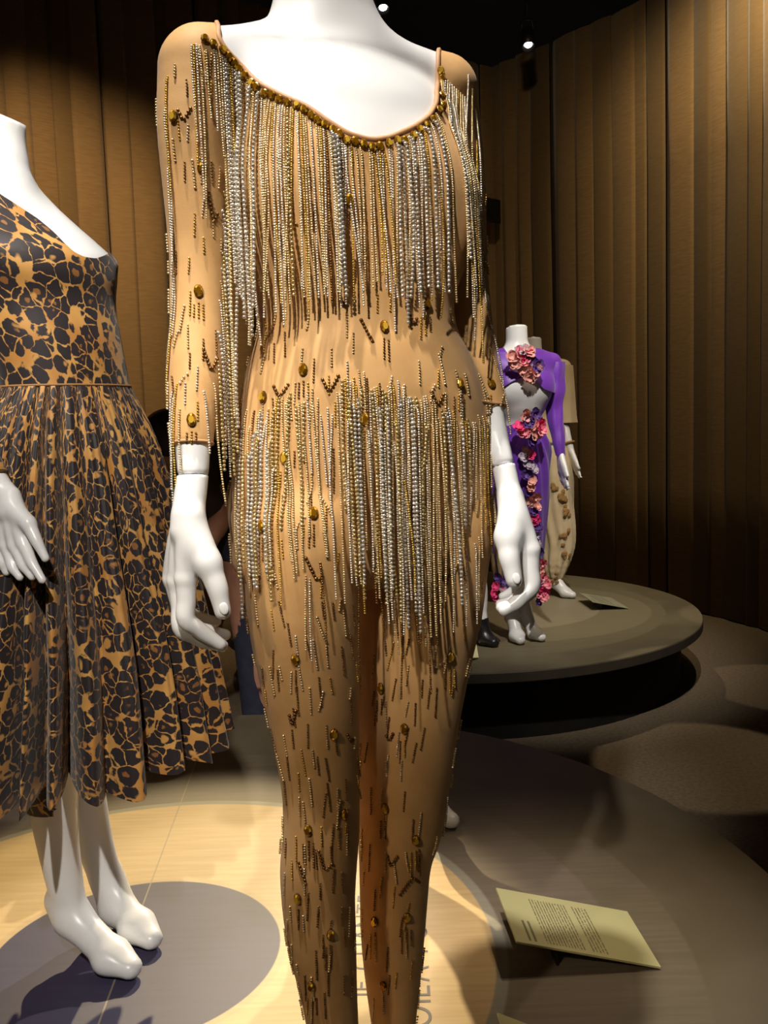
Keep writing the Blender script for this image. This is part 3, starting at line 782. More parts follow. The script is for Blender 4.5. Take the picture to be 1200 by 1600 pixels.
# ---- amber stones, each with three short bead rows under it
M_AMBER = bead_mat('amber_stone', (.58, .28, .012), (.28, .11, .005), .05, .7, .9); M_GLINT = bead_mat('amber_painted_glint', (.95, .62, .08), (.85, .48, .03), .08, .5, .9); M_SET = new_mat('stone_setting', (.20, .10, .03), .35, .9)  # bright yellow on some stone facets is a glint painted into their colour
GEMS = [(272, 183), (315, 264), (310, 455), (299, 656), (291, 702),  (545, 312), (665, 475), (600, 511), (474, 578), (717, 600), (767, 600), (412, 621), (569, 655),
        (445, 716), (490, 802), (410, 822), (703, 1026), (462, 1030), (596, 1075), (632, 1138), (521, 1147), (602, 1263), (537, 1272), (482, 1297), (649, 1312), (635, 1433), (466, 1404), (516, 1460),
        (586, 1440), (599, 1540), (487, 1540),]
NBIG = len(GEMS)
_px = np.array([(344, 76), (366, 100), (400, 138), (440, 159), (480, 175), (510, 198), (545, 220), (580, 230), (610, 226), (650, 209), (674, 190), (690, 166), (692, 130), (689, 104)], float)
_L = np.r_[0, np.cumsum(np.hypot(*np.diff(_px, axis=0).T))]
GEMS += [(np.interp(q, _L, _px[:, 0]) + rng.normal(0, 1), np.interp(q, _L, _px[:, 1]) + rng.normal(0, 1.5)) for q in np.arange(4, _L[-1], 13.5)] + [(320, 62), (333, 70)]
gP, gh = trace(BS, [q[0] for q in GEMS], [q[1] for q in GEMS], SUIT); gN = BS.grad(gP)
def gem(p, n, w, h):
    down = np.array([0, 0, -1.0]); y = unit(down - n * (down @ n)); x = np.cross(y, n); V = []; F = []
    for r, z in ((1.12, 0.0), (1.12, .0016), (1.0, .0024), (.62, .0044)):
        for i in range(10):
            a = 2 * PI * i / 10; V.append(p + x * w * r * math.cos(a) + y * h * r * math.sin(a) + n * z)
    for j in range(3):
        for i in range(10): k = (i + 1) % 10; F.append((j*10+i, j*10+k, (j+1)*10+k, (j+1)*10+i))
    F.append([30 + i for i in range(10)])
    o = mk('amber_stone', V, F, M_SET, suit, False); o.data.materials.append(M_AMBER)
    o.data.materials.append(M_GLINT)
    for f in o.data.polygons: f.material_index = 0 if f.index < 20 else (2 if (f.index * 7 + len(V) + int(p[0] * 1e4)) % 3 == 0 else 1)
    return o
row_px = []        # pixel paths for bead rows: (list of (u, v)), kind
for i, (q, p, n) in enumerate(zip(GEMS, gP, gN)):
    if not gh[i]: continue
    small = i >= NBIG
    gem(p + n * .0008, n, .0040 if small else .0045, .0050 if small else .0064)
    if not small and q[1] > 300:
        for dx in (-7, 0, 7): row_px.append(([(q[0] + dx, q[1] + 18 + abs(dx) * .4), (q[0] + dx * 1.1, q[1] + 18 + rng.uniform(22, 42))], pick({'bronze': 3, 'gold': 1.5, 'pale': .5})))
# ---- chevrons
CHEV = [((428, 604), (436, 622), (450, 600)), ((504, 593), (514, 614), (529, 586)), ((674, 612), (685, 634), (694, 614)), ((636, 482), (648, 509), (652, 495)), ((478, 872), (495, 908), (503, 900)),
        ((529, 452), (536, 480), (540, 470)), ((498, 1330), (508, 1362), (518, 1350)), ((605, 1338), (610, 1356), (622, 1336)), ((625, 1398), (645, 1370), (656, 1380)), ((543, 1148), (550, 1162), (553, 1152)),
        ((604, 1150), (608, 1160), (614, 1146)), ((326, 300), (334, 348), (342, 330)), ((278, 172), (286, 190), (300, 165)), ((318, 545), (330, 580), (340, 560)), ((690, 900), (698, 915), (706, 885)), ((564, 500), (580, 530), (584, 536)),
        ((466, 1348), (474, 1370), (478, 1382)), ((452, 1118), (456, 1135), (462, 1110))]
def surf_path(px, ds=3.4):
    out = []
    for (a, b), (c, d) in zip(px[:-1], px[1:]):
        n = max(2, int(math.hypot(c - a, d - b) / ds)); out += [(a + (c - a) * i / n, b + (d - b) * i / n) for i in range(n)]
    out.append(px[-1]); return out
def lay_rows(jobs, name, parent_each=True):
    """rows of beads sewn flat on the suit along pixel paths"""
    allp = [surf_path(j[0]) for j in jobs]; cnt = [len(a) for a in allp]; flat = np.array(sum(allp, []))
    P, h = trace(BS, flat[:, 0], flat[:, 1], SUIT + .0012); k = 0; made = []
    for c, j in zip(cnt, jobs):
        p = P[k:k + c][h[k:k + c]]; k += c
        if len(p) < 3 or not in_suit(p).all() or np.linalg.norm(np.diff(p, axis=0), axis=1).max() > .02: continue
        made.append((p, j[1]))
    return made
def row_obj(p, kind, name, r=None):
    p = relax(p, 3, False); Q, T = resample(p, .0031 if r is None else r * 1.9); W, Fc = bead_geo(Q, T, r or .0013, T_SEED, None, .35); return mk(name, W, Fc, BM[kind], suit, False)
for p, k in lay_rows([(c, 'bronze') for c in CHEV], 'bead_chevron'): row_obj(p, k, 'bead_chevron', .0022)
# ---- short rows scattered over the suit
def scatter(n, box, dist, wts, ln=(18, 46), tilt=0.0):
    pts = []; tries = 0
    while len(pts) < n and tries < 6000:
        tries += 1; a = rng.uniform(box[0], box[2]); b = rng.uniform(box[1], box[3])
        if all(abs(a - c) > dist[0] or abs(b - d) > dist[1] for c, d in pts):
            pts.append((a, b)); L = rng.uniform(*ln); s = rng.normal(tilt, .055)
            row_px.append(([(a, b), (a + s * L, b + L)], pick(wts)))
lw = {'bronze': 6, 'gold': 1.6, 'pale': 1.6, 'silver': 1.0}
scatter(62, (374, 940, 562, 1230), (11, 30), lw, tilt=.12); scatter(46, (560, 990, 748, 1230), (11, 30), lw, tilt=-.14)
scatter(48, (440, 1230, 560, 1570), (10, 30), lw); scatter(44, (564, 1230, 700, 1570), (10, 30), lw, tilt=-.05)
scatter(40, (400, 480, 730, 640), (13, 24), {'bronze': 2, 'gold': 3, 'pale': 3, 'silver': 2}, (16, 40)); scatter(34, (268, 110, 345, 680), (12, 30), {'bronze': 4, 'gold': 2.5, 'pale': 1.5, 'silver': 1.2}, (16, 44))
scatter(10, (722, 250, 760, 620), (10, 30), {'bronze': 3, 'gold': 3}, (16, 40)); scatter(20, (400, 260, 700, 470), (20, 40), {'gold': 3, 'bronze': 2}, (20, 44))
scatter(18, (385, 700, 545, 900), (14, 36), {'gold': 3, 'bronze': 3}, (20, 44)); scatter(10, (690, 700, 765, 980), (12, 36), {'gold': 3, 'bronze': 3}, (20, 44))
scatter(14, (276, 72, 334, 130), (9, 16), {'gold': 3, 'silver': 3, 'bronze': 2}, (16, 34))
made = lay_rows(row_px, 'bead_row'); made.sort(key=lambda q: -len(q[0]))
for p, k in made[:295]: row_obj(p, k, 'bead_row')
print('rows', len(made))
# edge rows on the outline of legs and the far sides, past what can be told apart: one piece of beadwork
VV = []; FF = []; nn = 0
ctr = np.array([-.04, 1.11, 0])
for az in np.radians([-75, -52, 48, 72, 100, 130, 160, 190, 220, 250]):
    o_dir = -(F2 * math.cos(az) + S2 * math.sin(az))
    side = np.cross(o_dir, [0, 0, 1.0]); m = 46
    zc = rng.uniform(.16, 1.36, m); sc = rng.uniform(-.17, .17, m)
    O = []; 
    for z, s in zip(zc, sc):
        L = int(rng.integers(5, 13)); O += [(ctr - o_dir * .7 + side * s + np.array([0, 0, z - .003 * i])) for i in range(L)] + [None]
    idx = [i for i, q in enumerate(O) if q is not None]; OO = np.array([O[i] for i in idx]); P, h = trace(BS, None, None, SUIT + .0012, near=.2, far=1.0, origin=OO, dirs=np.tile(o_dir, (len(OO), 1)))
    uP, vP = proj(P)
    P = P[h & in_suit(P) & (P[:, 2] < 1.38)]
    W, Fc = bead_geo(P, np.tile([0, 0, -1.0], (len(P), 1)), .0016, T_SEED, None, .4); VV.append(W); FF.append(Fc + nn); nn += len(W)
tag(mk('bead_scatter', np.concatenate(VV), np.concatenate(FF), BM['pale'], suit, False), kind='stuff')
# ------------------------------------------------------------------ leopard-print dress and its mannequin
def leopard_mat():
    m = new_mat('leopard_print', (.5, .28, .08), .55, 0, .3, sheen=.15); t = NT(m)
    uv = t.n('ShaderNodeTexCoord').outputs['UV']
    warp = t.n('ShaderNodeTexNoise'); t.l(uv, warp.inputs['Vector']); warp.inputs['Scale'].default_value = 42; warp.inputs['Detail'].default_value = 2
    off = t.n('ShaderNodeVectorMath', operation='MULTIPLY_ADD'); t.l(warp.outputs['Color'], off.inputs[0]); off.inputs[1].default_value = (.017, .017, 0); t.l(uv, off.inputs[2])
    SCL = 36
    e = t.n('ShaderNodeTexVoronoi', feature='DISTANCE_TO_EDGE'); t.l(off.outputs[0], e.inputs['Vector']); e.inputs['Scale'].default_value = SCL; e.inputs['Randomness'].default_value = .85
    f1 = t.n('ShaderNodeTexVoronoi', feature='F1'); t.l(off.outputs[0], f1.inputs['Vector']); f1.inputs['Scale'].default_value = SCL; f1.inputs['Randomness'].default_value = .85
    n2 = t.noise(uv, 95, 2); n3 = t.noise(uv, 14, 2)
    tan = t.mix(t.ramp(n3, .35, .65), (.54, .29, .08), (.42, .19, .042))
    nn_ = t.math('MULTIPLY', t.math('SUBTRACT', n2, .5), .16)
    rim = t.math('MINIMUM', t.math('SUBTRACT', e.outputs['Distance'], .022), t.math('MULTIPLY', t.math('SUBTRACT', .70, f1.outputs['Distance']), .6))
    spot_ = t.ramp(t.math('ADD', rim, nn_), -.012, .022)
    core = t.math('MULTIPLY', t.ramp(t.math('ADD', f1.outputs['Distance'], t.math('MULTIPLY', t.math('SUBTRACT', n2, .5), .5)), .16, .24, 1, 0), t.ramp(n3, .42, .5))
    # the ring is open here and there
    gap = t.ramp(t.noise(uv, 30, 1), .66, .72)
    spot_ = t.math('MULTIPLY', spot_, t.math('SUBTRACT', 1.0, gap))
    dark = t.mix(core, (.018, .013, .015), (.23, .095, .025))
    t.l(t.mix(spot_, tan, dark), t.b.inputs['Base Color'])
    t.bump(t.noise(uv, 700, 2), .15, .0006)
    return m
M_LEO = leopard_mat()
YL = math.radians(50); SL = np.array([math.cos(YL), math.sin(YL), 0]); FL = np.array([math.sin(YL), -math.cos(YL), 0])
leo = empty('mannequin', (-.56, 1.62, 0), 'headless white mannequin in an asymmetric leopard print dress with pleated skirt', 'mannequin', 'display mannequins')
def edge_rows(tab, depth):
    out = []
    for v, right, a, b, dd in tab:
        pr = math.sqrt((a * math.cos(YL))**2 + (b * math.sin(YL))**2); p = Yp(right - 2, v, depth + dd); out.append((p[2], p[0] - pr, depth + dd, a, b))
    return out
LR = edge_rows([(280, 44, .095, .052, .02), (310, 70, .128, .064, .02), (340, 102, .148, .080, .02), (370, 137, .153, .095, .01), (398, 166, .150, .110, .005), (425, 170, .138, .110, 0), (470, 169, .122, .098, 0), (530, 178, .113, .086, -.01),
                (590, 189, .110, .081, -.015), (650, 203, .114, .084, -.015), (720, 214, .125, .09, -.015), (800, 216, .125, .088, -.01), (850, 210, .11, .08, 0)], 1.62)
LB = Body(); LB.loft(LR, YL, .02)
LB.cone(Yp(-8, 170, 1.66), Yp(-6, 290, 1.65), .0500, .0510, .02)
LB.cone(Yp(-10, 270, 1.65), Yp(0, 330, 1.64), .052, .062, .03)
shN = Yp(-20, 320, 1.63) - SL * .165
LB.cone(Yp(-18, 316, 1.63), shN, .040, .037, .04)
hipc = np.array([LR[-2][1], LR[-2][2], 0])
for pts in ([(hipc - SL * .07 + [0, 0, .72], .082), (Yp(78, 1190, 1.58), .050), (Yp(92, 1325, 1.61), .0365), (Yp(111, 1428, 1.61), .0285)],
            [(hipc + SL * .07 + [0, 0, .72], .082), (Yp(120, 1180, 1.70), .050), (Yp(146, 1310, 1.72), .0360), (Yp(180, 1412, 1.71), .0275)]): LB.limb(pts, .015)
foot(LB, Yp(112, 1434, 1.61), Zp(216, 1533), .078); foot(LB, Yp(182, 1420, 1.705), Zp(246, 1488), .070)
wrL = Yp(3, 766, 1.415)
armN = [(shN, .042), (shN + np.array([-.02, -.03, -.16]), .036), (Yp(-122, 610, 1.46), .0295), (Yp(-55, 690, 1.44), .0285), (wrL, .0185)]
LB2 = Body(); LB2.p = list(LB.p); LB2.limb(armN, .012)
lo, hi = LB2.bounds()
topn = unit(np.array([.42, -.12, 1.0])); topp = Yp(26, 190, 1.66)
LF = Body(); LF.p = list(LB2.p); LF.cut(topp, topn)
V, Q = snet(LF, lo, hi, .007); mk('body', V, Q, M_WHITE, leo)
def hand_leo():
    B = Body(); n = unit(wrL - Yp(-55, 690, 1.44))
    B.limb([(wrL - n * .01, .0183), (wrL + n * .02, .0180), (Yp(14, 800, 1.405), .0185)], .01, n=10)
    m = [Yp(36, 848, 1.390), Yp(23, 852, 1.396), Yp(10, 851, 1.405), Yp(-3, 846, 1.415)]
    palm(B, wrL + n * .012, m, .0112, .0135)
    tips = [[(50, 880, 1.372), (66, 906, 1.362)], [(37, 884, 1.378), (50, 901, 1.372)], [(21, 888, 1.388), (31, 902, 1.384)], [(4, 880, 1.402), (10, 894, 1.402)]]
    for q, tp in zip(m, tips): finger(B, [q] + [Yp(*a) for a in tp], .0108, .0060)
    B.limb([(Yp(18, 790, 1.40), .014), (Yp(44, 818, 1.385), .0125)], .010, n=8)
    finger(B, [Yp(44, 818, 1.385), Yp(57, 845, 1.375), Yp(71, 872, 1.37)], .0118, .0062)
    lo, hi = B.bounds(); V, Q = snet(B, lo, hi, .0030); mk('hand', V, Q, M_WHITE, leo)
hand_leo()
# dress: bodice with one long sleeve
LS = Body(); LS.p = list(LB.p)
nw = unit(wrL - Yp(-55, 690, 1.44)); cuffN = wrL - nw * .022
LS.limb(armN, .012, (cuffN, nw))
V, Q = snet(LS, lo, hi, .007, .0045); T = tris_of(Q)
u, v = proj(V)
g = v - np.interp(u, [-200, -60, 0, 30, 60, 85, 100, 115, 130, 150, 166, 178], [190, 262, 303, 322, 342, 363, 379, 393, 401, 404, 398, 390])
V, T, sg = clip(V, T, g); Lr = smooth_rim(V, sg)
V, T, sg = clip(V, T, V[:, 2] - np.where(np.linalg.norm(V[:, :2] - armN[2][0][:2], axis=1) < .16, .3, Yp(100, 640, 1.6)[2]))
ax0 = np.array([np.interp(V[:, 2], [r[0] for r in LR][::-1], [r[1] for r in LR][::-1]), np.interp(V[:, 2], [r[0] for r in LR][::-1], [r[2] for r in LR][::-1])]).T
ang = np.arctan2((V[:, :2] - ax0) @ SL[:2], (V[:, :2] - ax0) @ FL[:2])
far_ = np.linalg.norm(V[:, :2] - ax0, axis=1) > .175
UVd = np.c_[np.where(far_, .9 * V[:, 0] - .5 * V[:, 1], ang * .125), V[:, 2]]
dress = mk('dress', V, T, M_LEO, leo, True, UVd)
dress['label'] = 'one-shouldered leopard print dress'
# waist seam and pleated skirt
wc, hc = np.array([LR[8][1], LR[8][2]]), np.array([-.592, 1.625]); zw, zh = Yp(100, 606, 1.6)[2], .392
n, m = 720, 44; th = np.linspace(0, 2 * PI, n, endpoint=False)
r5 = np.random.default_rng(21); cuts = np.sort(np.cumsum(r5.uniform(.6, 1.4, 27))); cuts = cuts / cuts[-1] * 2 * PI
ph = np.interp(th, np.r_[0, cuts], np.arange(28)); depth_j = r5.uniform(.45, 1.35, 28); depth_j[27] = depth_j[0]
gr = np.abs(np.sin(PI * ph)); fold = (1 - gr)**1.7 * np.interp(ph, np.arange(28), depth_j); lean = .35 * np.sin(2 * PI * ph)
RZ = [0, .05, .10, .16, .25, .40, .60, .80, 1.0]; RR = [1.04, 1.2, 1.36, 1.52, 1.71, 2.0, 2.42, 2.75, 3.02]
V = []; UV = []; arc = None
for j in list(range(m - 6, m - 5)) + list(range(m)):
    t = j / (m - 1); c = wc + (hc - wc) * t; k = np.interp(t, RZ, RR)
    a_, b_ = .114 * k, .0845 * k; rnd = np.clip(t * 1.4, 0, 1); mean = .098 * k; a_ = a_ + (mean - a_) * rnd * .75; b_ = b_ + (mean - b_) * rnd * .75
    A = .02 + .36 * np.clip(t, 0, 1)**.7
    rr = 1 - A * fold + .012 * t * np.sin(5 * th + 3 * t) + .010 * np.clip(1.2 - t, 0, 1) * np.clip(t * 8, 0, 1) * np.sin(71 * th + 3 * np.sin(5 * th))
    tt = th + lean * .05 * t
    p = c + np.outer(a_ * rr * np.sin(tt), SL[:2]) + np.outer(b_ * rr * np.cos(tt), FL[:2])
    z = zw + (zh - zw) * t + .010 * t**6 * np.sin(9 * th) - .012 * t**4 * fold * -1
    if arc is None:
        d_ = np.linalg.norm(np.diff(np.r_[p, p[:1]], axis=0), axis=1); arc = np.r_[0, np.cumsum(d_)[:-1]]; continue
    V.append(np.c_[p, z if np.ndim(z) else np.full(n, z)]); UV.append(np.c_[arc, np.full(n, (zw + (zh - zw) * t * 1.04) * 1.1)])
V = np.concatenate(V); UV = np.concatenate(UV)
F = np.array([(j * n + i, j * n + (i + 1) % n, (j + 1) * n + (i + 1) % n, (j + 1) * n + i) for j in range(m - 1) for i in range(n)])[:, ::-1]
mk('pleated_skirt', V, F, M_LEO, dress, True, UV)
a = 2 * PI * np.arange(60) / 60
MB().tube(np.c_[wc + np.outer(.1165 * np.sin(a), SL[:2]) + np.outer(.087 * np.cos(a), FL[:2]), np.full(60, zw + .001)], .0024, 6, True).build('waist_seam', new_mat('seam_brown', (.30, .15, .05), .7), dress, True)
# ------------------------------------------------------------------ figures beyond: purple, cream, and two mostly hidden ones
class Fig:
    """a standing display figure in its own frame: s to its left as seen from the front, w forward, z up"""
    def __init__(s, x, y, yaw, sc=1.0, lean=0.0):
        s.o = np.array([x, y, 0.0]); s.S = np.array([math.cos(yaw), math.sin(yaw), 0]); s.F = np.array([math.sin(yaw), -math.cos(yaw), 0]); s.k = sc; s.yaw = yaw
    def L(s, a, w, z): return s.o + (s.S * a + s.F * w + np.array([0, 0, z])) * s.k
    def torso(s, tab):
        out = []
        for z, a, b, ds, dw in tab:
            p = s.L(ds, dw, z); out.append((p[2], p[0], p[1], a * s.k, b * s.k))
        return out
TORSO = [(1.285, .095, .055, 0, -.01), (1.25, .135, .075, 0, -.005), (1.20, .148, .092, 0, 0), (1.13, .143, .106, 0, .01), (1.05, .122, .092, 0, .005), (.985, .104, .080, 0, 0), (.92, .125, .09, 0, 0),
         (.84, .152, .105, 0, 0), (.77, .152, .10, 0, 0), (.72, .125, .085, 0, 0)]
def fig_body(f, arms, feet, heel=.06, neck=1.40, torso=None, slim=1.0):
    B = Body(); B.loft(f.torso(torso or TORSO), f.yaw, .02)
    B.cone(f.L(0, -.015, neck + .05), f.L(0, -.01, 1.27), .046 * f.k, .050 * f.k, .02); B.cone(f.L(0, -.01, 1.28), f.L(0, 0, 1.22), .05 * f.k, .06 * f.k, .03)
    for s in (-1, 1):
        B.cone(f.L(.03 * s, -.005, 1.275), f.L(.160 * s, -.005, 1.245), .036 * f.k, .034 * f.k, .04)
        B.ell(f.L(.068 * s, .058, 1.13), np.stack([f.S, f.F, [0, 0, 1]]), (.055 * f.k, .046 * f.k, .06 * f.k), .035)
    for s, (fs, fw, ts, tw) in zip((-1, 1), feet):
        ank = f.L(fs, fw, .12)
        B.limb([(f.L(.078 * s * slim, 0, .74), .082 * f.k * slim), (f.L(.5 * (.07 * s * slim + fs), fw * .5 + .02, .43), .052 * f.k * slim), (f.L(fs, fw - .01, .29), .041 * f.k), (ank, .028 * f.k)], .012)
        toe = f.L(ts, tw, 0); foot(B, ank, toe, heel, w=f.k)
    for a in arms:
        B.limb([(f.L(*q[:3]), q[3] * f.k) for q in a], .012)
        # a mitten-free hand: palm and five fingers
        w, e = f.L(*a[-1][:3]), f.L(*a[-2][:3]); d = unit(w - e); side = f.F
        pm = w + d * .075 * f.k
        m = [pm + side * (.026 - .0175 * i) * f.k for i in range(4)]
        palm(B, w, m, .0105 * f.k, .0125 * f.k)
        bend = unit(d + f.F * .35)
        for i, q in enumerate(m):
            l = (.075, .082, .076, .06)[i] * f.k; finger(B, [q, q + d * l * .5, q + d * l * .5 + bend * l * .5], .0100 * f.k, .0062 * f.k)
        t0 = w + side * .016 * f.k + d * .025 * f.k
        finger(B, [t0, t0 + (side * .6 + d) * .026 * f.k, t0 + (side * .55 + d * 1.3) * .052 * f.k], .0115 * f.k, .0075 * f.k)
    return B
def fig_mesh(B, f, parent, h=.009, neck=1.40):
    C = Body(); C.p = list(B.p); C.cut(f.L(0, -.01, neck), f.F * -.25 + np.array([0, 0, 1.0]))
    lo, hi = B.bounds(); V, Q = snet(C, lo, hi, h); return mk('body', V, Q, M_WHITE, parent)
def swathe(name, rings, mat, parent, n=120, m=40, folds=None, uv=None, phase=0.0):
    """a cloth tube: rings of (centre, a, b, yaw), folds(theta, t) scales the radius"""
    R = np.array([[*c, a, b, y] for c, a, b, y in rings], float); t0 = np.linspace(0, 1, len(R)); t = np.linspace(0, 1, m)
    _, R2 = spline_table(t0, R, m); th = np.linspace(0, 2 * PI, n, endpoint=False); V = []
    for i in range(m):
        cx, cy, cz_, a, b, y = R2[i]; k = 1 + (folds(th, t[i]) if folds else 0)
        S_, F_ = np.array([math.cos(y), math.sin(y), 0]), np.array([math.sin(y), -math.cos(y), 0])
        V.append(np.array([cx, cy, cz_]) + np.outer(a * k * np.sin(th), S_) + np.outer(b * k * np.cos(th), F_))
    F = np.array([(i * n + j, (i + 1) * n + j, (i + 1) * n + (j + 1) % n, i * n + (j + 1) % n) for i in range(m - 1) for j in range(n)])
    return mk(name, np.concatenate(V), F, mat, parent)
M_PURPLE = mottled('purple_jersey', (.155, .035, .42), (.12, .025, .34), 7, rough=.42, spec=.4, sheen=.2)
M_CREAM = mottled('cream_gauze', (.62, .50, .31), (.54, .42, .25), 12, rough=.8, sheen=.2)
M_EMB = mottled('cream_embroidery', (.36, .21, .07), (.27, .15, .05), 60, rough=.6)
PET = [mottled('petal_pink', (.85, .17, .26), (.92, .38, .42), 60, rough=.6), mottled('petal_hot_pink', (.90, .06, .25), (.75, .05, .20), 60, rough=.6), mottled('petal_peach', (.85, .42, .36), (.75, .33, .28), 60, rough=.6),
       mottled('petal_violet', (.09, .035, .20), (.14, .06, .30), 60, rough=.6), mottled('petal_mauve', (.42, .33, .44), (.55, .48, .55), 60, rough=.6)]
def flower(c, r, col, parent, facing, seed):
    """silk flower: two whorls of cupped petals round a small heart"""
    q = np.random.default_rng(seed); f = unit(facing); a = unit(np.cross(f, [0.1, .2, 1])); b = np.cross(f, a); V = []; F = []; n = 0
    for wh, (np_, rr, up) in enumerate(((6, 1.0, .25), (5, .66, .7))):
        for i in range(np_):
            t = 2 * PI * (i + .5 * wh) / np_ + q.normal(0, .12); R_ = r * rr * q.uniform(.82, 1.12); d = a * math.cos(t) + b * math.sin(t); e = np.cross(f, d); lift = up * q.uniform(.6, 1.5)
            for s, w in ((0.08, .10), (.45, .40), (.8, .42), (1.0, .14)):
                p = c + d * R_ * s + f * (R_ * lift * s * s * .8 + .003); V += [p - e * R_ * w + f * .12 * R_ * s, p + f * -.04 * R_, p + e * R_ * w + f * .12 * R_ * s]
            for j in range(3):
                for k in range(2): F.append((n + j*3 + k, n + j*3 + k + 1, n + (j+1)*3 + k + 1, n + (j+1)*3 + k))
            n += 12
    return mk('flower', np.array(V), F, PET[col], parent)

# ---- purple two-piece
fp = Fig(Yp(812, 700, 3.90)[0], 3.90, math.radians(14), 1369 / 1400 * .985)
pur = empty('mannequin', (fp.o[0], fp.o[1], 0), 'headless white mannequin in purple cropped top and skirt trimmed with pink flowers', 'mannequin', 'display mannequins')
def off(f, p):
    d = (p - f.o) / f.k; return (d @ f.S, d @ f.F, d[2])
aR = [(.168, -.005, 1.235, .037), (*off(fp, Yp(866, 640, 3.92)), .029), (*off(fp, Yp(873, 690, 3.88)), .022), (*off(fp, Yp(876, 712, 3.86)), .017)]
aL = [(-.168, -.005, 1.235, .037), (*off(fp, Yp(750, 640, 3.86)), .029), (*off(fp, Yp(752, 690, 3.80)), .022), (*off(fp, Yp(754, 712, 3.78)), .017)]
tl, tr_ = off(fp, Zp(815, 1009)), off(fp, Zp(850, 1004))
PB = fig_body(fp, [aL, aR], [(tl[0] + .01, tl[1] - .13, tl[0], tl[1]), (tr_[0] - .035, tr_[1] - .13, tr_[0], tr_[1])], .06, torso=TORSO[:5] + [(.985, .088, .070, 0, 0), (.92, .094, .070, 0, 0), (.84, .105, .075, 0, 0), (.77, .104, .072, 0, 0), (.72, .09, .065, 0, 0)], slim=.70)
fig_mesh(PB, fp, pur, .0085)
top = Body(); top.loft(fp.torso([(z, a + .012, b + .012, d, w) for z, a, b, d, w in TORSO[:6]]), fp.yaw, .02)
for s in (-1, 1): top.cone(fp.L(.05 * s, -.005, 1.27), fp.L(.160 * s, -.005, 1.245), .044 * fp.k, .044 * fp.k, .04); top.ell(fp.L(.068 * s, .060, 1.13), np.stack([fp.S, fp.F, [0, 0, 1]]), (.062 * fp.k, .052 * fp.k, .066 * fp.k), .04)
lo, hi = top.bounds(); V, Q = snet(top, lo, hi, .008); T = tris_of(Q); u, v = proj(V)
V, T, sg = clip(V, T, np.minimum(v - np.interp(u, [770, 781, 790, 803, 816, 820, 824, 835], [400, 532, 548, 562, 574, 560, 534, 400]), np.interp(u, [740, 783, 800, 820, 840, 850, 870], [615, 607, 596, 589, 597, 608, 615]) - v))
ptop = mk('cropped_top', V, T, M_PURPLE, pur)
for s, a in ((-1, aL), (1, aR)):
    pts = [fp.L(*q[:3]) for q in a]; c = [pts[0] + np.array([0, 0, .01]), .5 * (pts[0] + pts[1]) , pts[1], .5 * (pts[1] + pts[3]), pts[3] - np.array([0, 0, .0])]
    rr = [.050, .050, .040, .030, .021]
    swathe('sleeve', [(p, r * fp.k, r * fp.k, fp.yaw) for p, r in zip(c, rr)], M_PURPLE, ptop, 40, 28, lambda th, t: .05 * np.sin(6 * th + 9 * t) * (t < .9) + .04 * np.sin(24 * t + th))
kn = Yp(823, 663, 3.78)
def skirt_ring(v, uc, hw, dp=3.9, rt=.72): p = Yp(uc, v, dp); a = hw / FPX * dp / math.sqrt(math.cos(fp.yaw)**2 + (rt * math.sin(fp.yaw))**2); return (p, a, a * rt, fp.yaw)
def pur_fold(th, t):
    dz = t * 1.6; an = np.arctan2(np.sin(th) * .9, .05 + dz); return np.where(np.cos(th) > -.2, .055 * np.sin(an * 20) * np.clip(1.15 - t, .15, 1), 0) + .012 * np.sin(9 * th + 4 * t)
skirt = swathe('skirt', [skirt_ring(*q) for q in ((652, 817, 33), (672, 816, 38), (700, 815, 45), (740, 815, 46), (790, 815, 42), (850, 817, 35), (900, 818, 30), (930, 820, 29))], M_PURPLE, pur, 140, 50, pur_fold)
fl_n = 0
def put_flower(u, v, dp, r, col, facing=None):
    global fl_n
    fl_n += 1; flower(Yp(u, v, dp), r, col, pur, fp.F + np.array([rng.normal(0, .35), 0, rng.normal(.1, .3)]) if facing is None else facing, 100 + fl_n)
for q in ((800, 558, 2), (812, 552, 0), (823, 556, 1), (806, 568, 2), (818, 564, 0), (830, 565, 3), (826, 549, 2), (836, 577, 2), (822, 578, 2), (828, 588, 2), (840, 571, 3), (816, 549, 4)): put_flower(q[0], q[1], 3.755, .030, q[2])
for q in ((822, 650, 2), (836, 648, 3), (812, 668, 1), (820, 675, 0), (832, 665, 2), (844, 664, 1), (838, 678, 2), (826, 660, 3), (828, 688, 3), (846, 672, 0)): put_flower(q[0], q[1], 3.755, .030, q[2])
for q in ((823, 706, 2), (830, 711, 1), (818, 714, 4), (826, 728, 4), (833, 733, 4), (820, 742, 3), (832, 752, 2), (828, 762, 2), (822, 770, 3), (836, 776, 2), (830, 784, 2), (838, 792, 2), (832, 800, 3), (838, 812, 1), (834, 808, 1), (842, 826, 3), (836, 836, 4), (838, 850, 4), (842, 862, 3),
          (846, 880, 0), (843, 892, 2), (848, 902, 0), (842, 908, 4), (846, 916, 1), (852, 922, 1), (842, 928, 0), (840, 938, 3), (850, 934, 0), (855, 912, 0)): put_flower(q[0], q[1], 3.79, .023, q[2])
for q in ((778, 902, 3), (784, 908, 3), (776, 916, 1), (784, 918, 4), (770, 928, 1), (786, 938, 1)): put_flower(q[0], q[1], 3.82, .020, q[2])
a_ = np.linspace(.2, 1.9 * PI, 30); c0 = Yp(779, 929, 3.82)
MB().tube(c0 + np.outer(np.cos(a_) * .030, [1, 0, 0]) + np.outer(np.sin(a_) * .030, [0, 0, 1]), .006, 6).build('garland_ribbon', PET[1], pur, True)
# the garland's cord from the hip down to the trailing end
MB().tube([Yp(776, 700, 3.74), Yp(768, 780, 3.74), Yp(770, 850, 3.78), Yp(778, 898, 3.82)], .004, 6).build('garland_cord', PET[3], pur, True)

